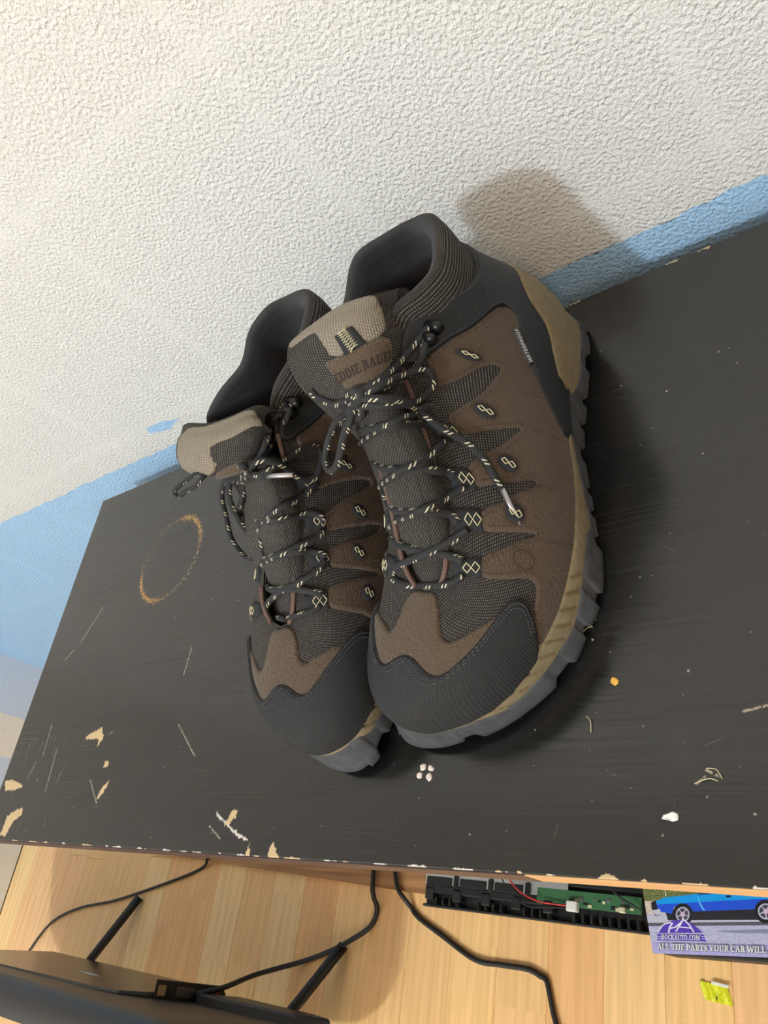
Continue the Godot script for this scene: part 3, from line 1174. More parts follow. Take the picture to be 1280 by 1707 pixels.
func table_texture() -> Array:
	var w := 2048
	var h := 657
	var im := Image.create(w, h, false, Image.FORMAT_RGB8)
	var ro := Image.create(w, h, false, Image.FORMAT_RGB8)
	var grain := FastNoiseLite.new()
	grain.seed = 4
	grain.frequency = 0.02
	grain.fractal_octaves = 4
	var smear := FastNoiseLite.new()
	smear.seed = 9
	smear.frequency = 0.004
	smear.fractal_octaves = 4
	var rag := FastNoiseLite.new()
	rag.seed = 12
	rag.frequency = 0.12
	var grains := FastNoiseLite.new()
	grains.seed = 15
	grains.frequency = 0.25
	for y in h:
		for x in w:
			var g := grain.get_noise_2d(x * 0.12, y * 12.0 + 6.0 * sin(x * 0.004))
			var s := smear.get_noise_2d(x * 1.0, y * 1.3)
			var c := c8(13, 13, 13).lerp(c8(24, 23, 22), 0.5 + g * 0.7)
			im.set_pixel(x, y, c)
			var r := clampf(0.22 + 0.07 * s - 0.11 * g, 0.14, 0.8)
			ro.set_pixel(x, y, Color(r, r, r))
	var wood := c8(196, 170, 128)
	var pale := c8(204, 196, 186)
	for e in CHIPS:
		var q := PackedVector2Array()
		for k in e:
			q.append(tp(k[0], k[1]))
		fill(im, q, pale if e == CHIPS[5] else wood, rag, 3.0)
		fill(ro, q, Color(0.9, 0.9, 0.9), rag, 3.0)
	for e in SCRATCHES:
		stroke(im, tp(e[0], e[1]), tp(e[2], e[3]), 1.2, c8(196, 180, 156), 0.75, grains, -0.25)
	var r := RandomNumberGenerator.new()
	r.seed = 77
	# the worn front edge
	var x := -860.0
	while x < 340.0:
		var l := r.randf_range(4.0, 22.0)
		var d := r.randf_range(0.3, 0.9) * (2.6 if r.randf() < 0.14 else 1.0)
		var q := PackedVector2Array([tp(x, 390), tp(x + l * 0.2, 389 - d * 0.7), tp(x + l * 0.5, 389 - d), tp(x + l * 0.8, 389 - d * 0.5), tp(x + l, 390)])
		fill(im, q, pale if r.randf() < 0.55 else wood, rag, 1.5)
		x += l + r.randf_range(0.0, 22.0)
	for k in 5:
		var u := -864.0 + r.randf_range(0.5, 1.6)
		var z := 235.0 + k * 15.0
		fill(im, PackedVector2Array([tp(-866, z), tp(u, z + 2), tp(u + 0.8, z + 9), tp(-866, z + 14)]), wood, rag, 1.5)
	# specks and fine scratches
	for k in 420:
		var at := tp(r.randf_range(-860, 60), r.randf_range(10, 385))
		stroke(im, at, at + Vector2(r.randf_range(-1, 1), r.randf_range(-1, 1)), r.randf_range(0.1, 0.9), pale, r.randf_range(0.25, 0.9))
	for k in 60:
		var at := tp(r.randf_range(-850, 0), r.randf_range(200, 385))
		var to := at + Vector2.from_angle(r.randf_range(0, TAU)) * r.randf_range(6, 26)
		stroke(im, at, to, 0.4, c8(150, 140, 126), r.randf_range(0.15, 0.5))
	for k in 26:
		var at := tp(r.randf_range(-840, -740), r.randf_range(285, 375))
		var to := at + Vector2(r.randf_range(-3, 3), r.randf_range(6, 22))
		stroke(im, at, to, 0.8, wood, r.randf_range(0.3, 0.8), grains, -0.1)
	# dried amber ring left by a cup
	var c := tp(-672, 118)
	for y in range(int(c.y) - 110, int(c.y) + 110):
		for x2 in range(int(c.x) - 110, int(c.x) + 110):
			var d := Vector2(x2, y) - c
			var a := d.angle()
			var rr := d.length() / PX * 1000.0
			var band := 1.0 - clampf(absf(rr - 46.0) / 6.0, 0.0, 1.0)
			var heavy := 0.50 + 0.50 * clampf(0.2 + 1.3 * cos(a * 2.0 + 1.9), 0.0, 1.0)
			var g := rag.get_noise_2d(x2 * 1.7, y * 1.7) * 0.6 + grains.get_noise_2d(x2 * 1.0, y * 1.0) * 0.5
			if g + band * heavy * 0.75 > 0.50:
				im.set_pixel(x2, y, im.get_pixel(x2, y).lerp(c8(192, 142, 62), 0.8))
	# dusty scuffs beside the boots
	for k in 46:
		var at := tp(r.randf_range(-240, -80), r.randf_range(240, 380))
		var to := at + Vector2.from_angle(r.randf_range(0, TAU)) * r.randf_range(8, 44)
		stroke(im, at, to, r.randf_range(0.8, 3.0), c8(112, 108, 104), r.randf_range(0.05, 0.22), grains, -0.05)
	return [ImageTexture.create_from_image(im), ImageTexture.create_from_image(ro)]


func table() -> void:
	var t := thing("console_table", "worn black-brown console table against the wall, its front edge chipped to the wood", "table", Vector3(TX, 0, 0))
	var tex := table_texture()
	var m := mat(Color.WHITE, 1.0)
	m.albedo_texture = tex[0]
	m.roughness_texture = tex[1]
	m.metallic_specular = 0.62
	relief(m, tex[1], 0.012)
	m.uv1_scale = Vector3(1.0 / TW, 1.0 / TD, 1)
	m.texture_repeat = false
	var grainy := FastNoiseLite.new()
	# top slab: chamfered, mapped in plan
	var v := PackedVector3Array()
	var uv := PackedVector2Array()
	var idx := PackedInt32Array()
	var lev := [[0.0, TOP - 0.019], [0.0, TOP - 0.0006], [0.0006, TOP]]
	for l in lev:
		for q in [Vector2(l[0], l[0]), Vector2(TW - l[0], l[0]), Vector2(TW - l[0], TD - l[0]), Vector2(l[0], TD - l[0])]:
			v.append(Vector3(q.x, l[1], q.y))
			uv.append(q)
	for k in 2:
		for i in 4:
			var a := k * 4 + i
			var b := k * 4 + (i + 1) % 4
			idx.append_array([a, b, a + 4, b, b + 4, a + 4])
	idx.append_array([8, 9, 10, 8, 10, 11, 0, 2, 1, 0, 3, 2])
	obj("tabletop", mesh_of(v, uv, idx, false), m, t)
	# edge banding: dark, worn through to the board towards the right
	var band := relief(mat(c8(62, 40, 38), 0.5), noise(0.05, 8), 0.01)
	var bare := relief(mat(c8(200, 156, 108), 0.8), noise(0.05, 8), 0.02)
	put("edge_band", Vector3(0.62, 0.0182, 0.0012), Vector3(0.31, TOP - 0.0099, TD + 0.0005), band, t, 0.0003)
	put("bare_edge", Vector3(TW - 0.62, 0.0182, 0.001), Vector3(0.62 + (TW - 0.62) * 0.5, TOP - 0.0099, TD + 0.0004), bare, t, 0.0003)
	put("edge_band", Vector3(0.0012, 0.0182, TD), Vector3(-0.0005, TOP - 0.0099, TD * 0.5), band, t, 0.0003)
	put("apron", Vector3(0.85, 0.03, 0.018), Vector3(0.76, TOP - 0.034, TD - 0.016), bare, t)
	for x in [0.03, TW - 0.03]:
		put("side_panel", Vector3(0.018, TOP - 0.019, 0.28), Vector3(x, (TOP - 0.019) * 0.5, 0.16), band, t)
	put("back_panel", Vector3(TW - 0.08, 0.30, 0.012), Vector3(TW * 0.5, 0.36, 0.06), band, t)


func crumbs() -> void:
	var pale := relief(mat(c8(224, 208, 200), 0.9), noise(0.1, 41), 0.05)
	var amber := mat(c8(224, 170, 70), 0.6)
	var spots := [[-317, 333, 2.6, "pinkish crumb in front of the boots, upper left of the four"], [-311, 334, 2.4, "pinkish crumb in front of the boots, upper right of the four"],
		[-319, 338, 2.6, "pinkish crumb in front of the boots, lower left of the four"], [-312, 339, 2.8, "pinkish crumb in front of the boots, lower right of the four"]]
	var r := RandomNumberGenerator.new()
	r.seed = 3
	for q in spots:
		var o := obj("crumb", pebble(q[2] * 0.001, 0.0009, r), pale)
		o.position = Vector3(q[0] * 0.001, TOP, q[1] * 0.001)
		tag(o, q[3], "crumb", "crumbs in front of the boots")
	var w := obj("paper_scrap", pebble(0.0042, 0.0008, r), mat(c8(236, 232, 226), 0.8))
	w.position = Vector3(-0.164, TOP, 0.360)
	w.scale = Vector3(1.25, 1.0, 0.7)
	tag(w, "ragged white scrap near the front edge of the black table", "scrap")
	w = obj("amber_flake", pebble(0.0026, 0.001, r), amber)
	w.position = Vector3(-0.193, TOP, 0.291)
	tag(w, "small amber flake on the table right of the front boot", "flake")
	var i := 0
	for q in [[-209, 309, -206, 318], [-152, 345, -141, 344], [-146, 338, -139, 343], [-214, 262, -206, 258]]:
		var a := Vector3(q[0] * 0.001, TOP + 0.0004, q[1] * 0.001)
		var c := Vector3(q[2] * 0.001, TOP + 0.0004, q[3] * 0.001)
		var m := (a + c) * 0.5 + Vector3(0.0015, 0.001, -0.0015)
		var o := obj("stray_hair", tube(spline([a, m, c], 0.001), 0.00022, 5), M.cream)
		tag(o, ["pale hair on the table just below the front boot's sole", "pale bent hair near the front right of the table", "pale hair lying beside the bent one at the front right", "pale curled hair beside the middle of the front boot"][i], "hair")
		i += 1


func pebble(r: float, h: float, rng: RandomNumberGenerator) -> ArrayMesh:
	var poly := PackedVector2Array()
	for k in 9:
		poly.append(Vector2.from_angle(-TAU * k / 9.0) * r * rng.randf_range(0.65, 1.05))
	return slab(poly, 0.0, h, r * 0.25)


# ------------------------------------------------------------------ the room
func room() -> void:
	var bump := noise(0.055, 51, 3, FastNoiseLite.TYPE_SIMPLEX_SMOOTH, 1024)
	var wallm := relief(mat(c8(224, 223, 220), 0.6), bump, 0.17)
	wallm.uv1_triplanar = true
	wallm.uv1_world_triplanar = true
	wallm.uv1_scale = Vector3.ONE * 4.2
	var blue := wallm.duplicate()
	blue.albedo_color = c8(166, 204, 238)
	var lav := wallm.duplicate()
	lav.albedo_color = c8(208, 221, 238)
	lav.heightmap_scale = 0.08
	var cream := wallm.duplicate()
	cream.albedo_color = c8(240, 232, 220)
	cream.heightmap_scale = 0.08
	var right := 1.7
	var front := 3.6
	var high := 2.5
	var w := struct("wall_back", block(Vector3(right - LEFT + 0.24, high + 0.2, 0.12)), wallm)
	w.position = Vector3((right + LEFT) * 0.5, high * 0.5, WALL - 0.06)
	# the blue coat on the lower wall, with its brushed upper edge
	var r := RandomNumberGenerator.new()
	r.seed = 8
	var rag := FastNoiseLite.new()
	rag.seed = 6
	rag.frequency = 7.0
	rag.fractal_octaves = 4
	var poly := PackedVector2Array([Vector2(LEFT, -0.0)])
	var x := LEFT
	while x < right:
		poly.append(Vector2(x, 0.5385 + 0.0035 * rag.get_noise_1d(x * 6.0) + 0.003 * rag.get_noise_1d(x * 0.3)))
		x += 0.004
	poly.append(Vector2(right, 0.0))
	coat("paint_coat", poly, blue, w)
	coat("paint_daub", pv([-0.748, 0.566, -0.744, 0.575, -0.73, 0.5745, -0.715, 0.574, -0.70, 0.569, -0.69, 0.568, -0.70, 0.5655, -0.712, 0.562, -0.719, 0.559, -0.73, 0.562]), blue, w)
	var lw := struct("wall_left", block(Vector3(0.12, high + 0.2, front - WALL + 0.24)), wallm)
	lw.position = Vector3(LEFT - 0.06, high * 0.5, (front + WALL) * 0.5)
	var q := obj("paint_coat", block(Vector3(0.001, 0.5385, front - WALL), 0.0003), lav, lw)
	q.position = Vector3(0.0602, 0.5385 * 0.5 - high * 0.5, 0)
	q = obj("bare_patch", block(Vector3(0.001, 0.085, 0.088), 0.0003), cream, lw)
	q.position = Vector3(0.0608, 0.112 - high * 0.5, 0.12 - (front + WALL) * 0.5)
	var b := struct("baseboard_left", block(Vector3(0.012, 0.06, front - WALL - 0.3), 0.002), mat(c8(226, 218, 206), 0.6))
	b.position = Vector3(LEFT + 0.006, 0.03, (front + WALL) * 0.5 + 0.14)
	var taupe := mat(c8(176, 174, 170), 0.8)
	w = struct("wall_right", block(Vector3(0.12, high + 0.2, front - WALL + 0.24)), taupe)
	w.position = Vector3(right + 0.06, high * 0.5, (front + WALL) * 0.5)
	w = struct("wall_front", block(Vector3(right - LEFT + 0.24, high + 0.2, 0.12)), taupe)
	w.position = Vector3((right + LEFT) * 0.5, high * 0.5, front + 0.06)
	w = struct("ceiling", block(Vector3(right - LEFT + 0.3, 0.12, front - WALL + 0.3)), mat(c8(226, 225, 223), 0.9))
	w.position = Vector3((right + LEFT) * 0.5, high + 0.06, (front + WALL) * 0.5)
	# floor: beech strips laid away from the back wall
	var fl := struct("floor", block(Vector3(right - LEFT + 0.3, 0.1, front - WALL + 0.3)), mat(c8(120, 84, 50), 0.9))
	fl.position = Vector3((right + LEFT) * 0.5, -0.0515, (front + WALL) * 0.5)
	var woods := []
	for k in 6:
		var wm := mat([c8(252, 208, 146), c8(248, 200, 138), c8(254, 214, 154), c8(246, 192, 130), c8(253, 206, 140), c8(250, 198, 142)][k], 0.42)
		var g := FastNoiseLite.new()
		g.seed = 60 + k
		g.frequency = 0.01
		g.fractal_octaves = 4
		var im := Image.create(96, 256, false, Image.FORMAT_RGB8)
		for y in 256:
			for x2 in 96:
				var t := 0.5 + 0.5 * g.get_noise_2d(x2 * 6.0, y * 0.7)
				var c := Color(0.90, 0.88, 0.84).lerp(Color(1, 1, 1), clampf(t * 1.5 - 0.1, 0.0, 1.0))
				im.set_pixel(x2, y, c)
		wm.albedo_texture = ImageTexture.create_from_image(im)
		wm.uv1_scale = Vector3(1.0 / 0.069, 1.0 / 0.5, 1)
		woods.append(wm)
	var lens := [0.36, 0.42, 0.48]
	var near := []
	for l in lens:
		near.append(block(Vector3(0.0688, 0.006, l - 0.0004), 0.0006))
	var rest := []
	x = LEFT + 0.0345 + 0.013
	while x < right:
		var z := WALL - r.randf_range(0.0, 0.3)
		while z < front:
			var k := r.randi_range(0, 2)
			var at := Vector3(x, -0.003, z + lens[k] * 0.5)
			if x < 0.5 and z < 0.75:
				var o := obj("plank", near[k], woods[r.randi_range(0, 5)], fl)
				o.position = at - fl.position
			else:
				rest.append([near[k], Transform3D(Basis(), at - fl.position)])
			z += lens[k]
		x += 0.069
	var far := obj("planks", joined(rest), woods[0], fl)
	far.set_meta("kind", "stuff")


func coat(called: String, poly: PackedVector2Array, m: Material, parent: Node3D) -> void:
	# a thin coat of paint on the back wall, outline in (x, y)
	var tris := Geometry2D.triangulate_polygon(poly)
	var v := PackedVector3Array()
	var idx := PackedInt32Array()
	for q in poly:
		v.append(Vector3(q.x, q.y, WALL + 0.0004) - parent.position)
	for i in range(0, tris.size(), 3):
		var a := tris[i]
		var b := tris[i + 1]
		var c := tris[i + 2]
		if (v[b] - v[a]).cross(v[c] - v[a]).z > 0:
			idx.append_array([a, c, b])
		else:
			idx.append_array([a, b, c])
	obj(called, mesh_of(v, PackedVector2Array(), idx, false), m, parent)


func lamp(at: Vector3, energy: float, color: Color, r: float, called: String, label: String) -> void:
	var t := thing(called, label, "lamp", at)
	var glow := mat(c8(250, 246, 238), 0.4)
	glow.emission_enabled = true
	glow.emission = color
	glow.emission_energy_multiplier = 3.0
	obj("globe", ball(Vector3.ONE * r), glow, t)
	var rod := tube(PackedVector3Array([Vector3(0, r, 0), Vector3(0, 2.5 - at.y, 0)]), 0.006, 8)
	obj("rod", rod, M.white, t)
	var l := OmniLight3D.new()
	l.name = "bulb"
	l.light_color = color
	l.light_energy = energy
	l.light_size = r * 0.9
	l.omni_range = 12.0
	l.omni_attenuation = 2.0
	l.shadow_enabled = true
	t.add_child(l)


# ------------------------------------------------------------------ things below the table
func television() -> void:
	var t := thing("television", "black flat television on splayed feet with its back to the table, lower left", "television", Vector3(-1.18, 0, 0.54))
	var W := 0.86
	# the panel with softly rounded corners
	var out := PackedVector2Array()
	for c in [[1, 0.05, 0.10], [1, 0.34, 0.02], [-1, 0.34, 0.02], [-1, 0.05, 0.10]]:
		var r: float = c[2]
		var cx: float = c[0] * (W * 0.5 - r)
		var cy: float = c[1] + (r if c[1] < 0.2 else -r)
		var a0 := {"1l": -PI / 2, "1h": 0.0, "-1h": PI / 2, "-1l": PI}[("1" if c[0] > 0 else "-1") + ("l" if c[1] < 0.2 else "h")] as float
		for k in 9:
			var a := a0 + PI / 2 * k / 8.0
			out.append(Vector2(cx + cos(a) * r, cy + sin(a) * r))
	var rows := []
	for e in [[0.0, 0.022], [0.0, 0.006], [0.003, 0.0], [0.03, -0.012], [0.07, -0.018], [0.075, -0.018]]:
		var row := PackedVector3Array()
		for q in out:
			var d := Vector2(0, 0.195) - q
			row.append(Vector3(q.x + d.x * e[0] * 2.0, q.y + d.y * e[0] * 2.2, e[1]))
		rows.append(row)
	var caps := []
	for e in [[0, false], [5, true]]:
		var row := PackedVector3Array()
		for i in out.size():
			row.append(Vector3(0, 0.195, rows[e[0]][0].z))
		caps.append(row)
	rows.push_front(caps[0])
	rows.push_back(caps[1])
	obj("panel", grid(rows, false, true, false), M.screen_plastic, t)
	# the thicker lower part with its vent band
	var prof := PackedVector2Array([Vector2(-0.31, 0.062), Vector2(0.17, 0.062), Vector2(0.18, 0.07), Vector2(0.18, 0.20), Vector2(0.165, 0.232), Vector2(0.12, 0.245), Vector2(-0.31, 0.275)])
	var cover := prism(prof, -0.043, -0.010)
	var cv := obj("back_cover", cover, M.gloss, t)
	cv.rotation.x = 0.07
	cv.position = Vector3(0, 0, 0.0045)
	put("vent_band", Vector3(0.40, 0.003, 0.022), Vector3(-0.09, 0.261, -0.024), M.plastic, cv).rotation.z = -0.070
	# sockets on the side of the cover
	var pp := obj("socket_panel", block(Vector3(0.003, 0.115, 0.024), 0.001), M.plastic, t)
	pp.position = Vector3(0.181, 0.135, -0.028)
	var y := -0.048
	for k in 7:
		var s := obj("socket", block(Vector3(0.002, [0.012, 0.007, 0.015, 0.015, 0.010, 0.008, 0.008][k], 0.012), 0.0005), [mat(c8(176, 150, 104), 0.5), M.dark, M.steel, M.steel, M.dark, M.steel, mat(c8(150, 40, 36), 0.5)][k], pp)
		s.position = Vector3(0.0016, -y, 0)
		y += 0.0155
	# lower shell to the right of the sockets
	obj("lower_shell", prism(PackedVector2Array([Vector2(0.19, 0.056), Vector2(0.34, 0.056), Vector2(0.385, 0.075), Vector2(0.36, 0.11), Vector2(0.19, 0.13)]), -0.030, -0.008), M.screen_plastic, t)
	obj("scuff_mark", slab(PackedVector2Array([Vector2(-0.03, 0), Vector2(0, 0.006), Vector2(0.03, 0.002), Vector2(0, -0.004)]), 0, 0.0004), M.tag_ink, cv).transform = Transform3D(Basis(Vector3.RIGHT, -PI / 2), Vector3(0.0, 0.175, -0.0431))
	for q in [[-0.225, -0.178, -0.138], [0.275, 0.326, -0.112]]:
		# [x at the panel, x at the tip, z of the tip]
		for back in [1.0, -1.0]:
			var a := Vector3(q[0], 0.060, 0.0)
			var c := Vector3(q[1] if back > 0 else q[0] - (q[1] - q[0]) * 0.5, 0.007, q[2] * back)
			var mid := a.lerp(c, 0.5)
			var f := obj("foot", joined([[tube(PackedVector3Array([a, a.lerp(c, 0.3), a.lerp(c, 0.8), c]), 0.0075, 8), Transform3D()]]), M.dark, t)


func prism(poly: PackedVector2Array, z0: float, z1: float) -> ArrayMesh:
	# an outline (x, y) raised along z
	var m := slab(poly, -z1, -z0, 0.003)
	return joined([[m, Transform3D(Basis(Vector3(1, 0, 0), Vector3(0, 0, -1), Vector3(0, 1, 0)), Vector3.ZERO)]])


func cables() -> void:
	var a := [[-1.150, 0.0160, 0.20], [-1.170, 0.0160, 0.31], [-1.182, 0.0155, 0.331], [-1.202, 0.004, 0.344], [-1.264, 0.004, 0.366], [-1.427, 0.004, 0.410], [-1.539, 0.004, 0.431], [-1.613, 0.004, 0.455], [-1.652, 0.004, 0.482], [-1.69, 0.004, 0.53]]
	var b := [[-0.992, 0.13, 0.512], [-0.975, 0.10, 0.500], [-0.97, 0.05, 0.480], [-0.93, 0.006, 0.456], [-0.884, 0.004, 0.439], [-0.842, 0.014, 0.424], [-0.813, 0.004, 0.401], [-0.805, 0.004, 0.378], [-0.806, 0.017, 0.358], [-0.812, 0.018, 0.30], [-0.83, 0.02, 0.2]]
	var c := [[-0.82, 0.02, 0.16], [-0.79, 0.018, 0.25], [-0.776, 0.018, 0.31], [-0.766, 0.0175, 0.344], [-0.758, 0.0168, 0.357], [-0.745, 0.0045, 0.373], [-0.733, 0.004, 0.383], [-0.691, 0.004, 0.401], [-0.639, 0.004, 0.422], [-0.60, 0.004, 0.4235], [-0.563, 0.004, 0.424], [-0.548, 0.004, 0.429], [-0.540, 0.004, 0.432], [-0.534, 0.004, 0.449], [-0.526, 0.004, 0.472], [-0.51, 0.004, 0.50], [-0.49, 0.004, 0.56]]
	var n := 0
	for e in [[a, 0.0023, "thin black cable on the wood floor running left behind the television"], [b, 0.0035, "thick black cable plugged into the sockets of the television"], [c, 0.0031, "black cable with sharp kinks hanging down onto the wood floor"]]:
		var line := []
		for q in e[0]:
			line.append(Vector3(q[0], q[1], q[2]))
		var o := obj("cable", tube(spline(line, 0.006), e[1], 8), M.cable)
		tag(o, e[2], "cable", "loose cables on the floor")


func clutter() -> void:
	# wooden plank on the floor, its front a little askew to the table
	var wood := mat(c8(188, 140, 92), 0.6)
	var g := FastNoiseLite.new()
	g.seed = 90
	g.frequency = 0.01
	g.fractal_octaves = 4
	var im := Image.create(256, 96, false, Image.FORMAT_RGB8)
	for y in 96:
		for x in 256:
			var t := 0.5 + 0.5 * g.get_noise_2d(x * 0.6, y * 9.0)
			im.set_pixel(x, y, Color(0.66, 0.58, 0.50).lerp(Color.WHITE, clampf(t * 1.5 - 0.1, 0, 1)))
	wood.albedo_texture = ImageTexture.create_from_image(im)
	wood.uv1_scale = Vector3(1.6, 9.0, 1)
	var o := obj("wooden_plank", slab(PackedVector2Array([Vector2(-1.36, 0.285), Vector2(-0.25, 0.325), Vector2(-0.25, 0.377), Vector2(-1.36, 0.326)]), 0.0, 0.012, 0.001), wood)
	tag(o, "long wooden plank on the floor under the table's front edge", "plank")

	# stripped electronic strip on the plank
	var d := thing("electronics_strip", "stripped black electronics strip with green circuit board under the table's front edge", "electronics", Vector3(-0.56, 0.0122, 0.352), -0.0195)
	obj("tray", joined([[block(Vector3(0.305, 0.004, 0.050), 0.0008), Transform3D(Basis(), Vector3(0, 0.002, -0.004))], [block(Vector3(0.305, 0.011, 0.003), 0.0008), Transform3D(Basis(), Vector3(0, 0.0055, 0.0195))], [block(Vector3(0.185, 0.014, 0.010), 0.0015), Transform3D(Basis(), Vector3(-0.055, 0.009, 0.0))]]), M.plastic, d)
	put("metal_plate", Vector3(0.205, 0.0012, 0.034), Vector3(-0.045, 0.016, -0.022), mat(c8(196, 198, 196), 0.35, 0.6), d, 0.0003)
	for k in 3:
		put("plate_window", Vector3(0.040, 0.003, 0.010), Vector3(-0.125 + k * 0.052, 0.0165, -0.009), M.plastic, d, 0.0008)
		put("plate_clip", Vector3(0.006, 0.008, 0.014), Vector3(-0.098 + k * 0.052, 0.017, -0.010), M.plastic, d, 0.0015)
	for k in 5:
		put("clip_block", Vector3(0.013, 0.012, 0.014), Vector3(-0.139 + k * 0.043, 0.012, 0.006), M.plastic, d, 0.0015)
	for k in 26:
		if k % 6 < 4 or k > 17:
			put("rib", Vector3(0.0028, 0.012, 0.0085), Vector3(-0.128 + k * 0.0108, 0.011, 0.0135), M.dark, d, 0.0006)
	var green := relief(mat(c8(56, 104, 66), 0.45), noise(0.2, 44), 0.01)
	var pcb := put("circuit_board", Vector3(0.128, 0.0016, 0.017), Vector3(0.082, 0.016, -0.005), green, d, 0.0003)
	var rng := RandomNumberGenerator.new()
	rng.seed = 14
	for k in 14:
		var s := Vector3(rng.randf_range(0.002, 0.006), rng.randf_range(0.001, 0.002), rng.randf_range(0.002, 0.004))
		put("chip", s, Vector3(-0.018 + k * 0.0055, 0.0013, rng.randf_range(-0.002, 0.006)), [M.dark, M.cream, M.aglet][k % 3], pcb, 0.0003)
	put("connector", Vector3(0.013, 0.008, 0.011), Vector3(0.066, 0.0195, 0.003), M.white, d, 0.001)
	put("connector", Vector3(0.007, 0.005, 0.006), Vector3(0.125, 0.0185, 0.001), M.cream, d, 0.0008)
	put("heat_strip", Vector3(0.118, 0.006, 0.012), Vector3(0.088, 0.010, -0.024), mat(c8(40, 44, 44), 0.25), d, 0.001)
	obj("red_wire", tube(spline(v3([[-0.03, 0.030, -0.034], [-0.018, 0.030, -0.022], [0.0, 0.026, -0.006], [0.025, 0.024, 0.002], [0.050, 0.022, 0.003], [0.061, 0.021, 0.003]]), 0.003), 0.0009, 6), mat(c8(196, 44, 38), 0.45), d)
	obj("black_wire", tube(spline(v3([[-0.036, 0.029, -0.034], [-0.026, 0.028, -0.020], [-0.012, 0.025, -0.002], [0.010, 0.023, 0.008], [0.035, 0.022, 0.007], [0.061, 0.020, 0.005]]), 0.003), 0.0008, 6), M.dark, d)
	obj("black_wire", tube(spline(v3([[0.105, 0.032, -0.034], [0.118, 0.028, -0.016], [0.140, 0.024, -0.004], [0.150, 0.020, 0.000]]), 0.003), 0.0009, 6), M.dark, d)
	card()
	var cs := obj("black_case", slab(PackedVector2Array([Vector2(-0.384, 0.300), Vector2(-0.16, 0.300), Vector2(-0.16, 0.3885), Vector2(-0.30, 0.3905), Vector2(-0.384, 0.3935)]), 0.0125, 0.0475, 0.002), M.dark)
	tag(cs, "flat black case on the floor hidden under the printed card", "case")
	# yellow wrapper scrap on the floor
	var y := thing("wrapper_scrap", "crumpled bright yellow scrap of wrapper on the wood floor, lower right", "scrap", Vector3(-0.350, 0.0005, 0.4205), 0.12)
	var rows := []
	for i in 9:
		var row := PackedVector3Array()
		for j in 5:
			var u := i / 8.0 - 0.5
			var w := j / 4.0 - 0.5
			row.append(Vector3(u * 0.027 + w * 0.003, 0.0012 + 0.0011 * sin(i * 1.9 + j) + 0.001 * (i % 2), w * 0.0165 + u * 0.006))
		rows.append(row)
	obj("film", grid(rows, false, false, true, 1, 1, false), mat(c8(222, 224, 40), 0.4), y)
	put("white_edge", Vector3(0.017, 0.001, 0.003), Vector3(0.006, 0.0035, -0.0075), M.white, y, 0.0003).rotation.y = -0.22
	put("print_mark", Vector3(0.0012, 0.0006, 0.003), Vector3(0.001, 0.0036, 0.004), M.dark, y, 0.0002)


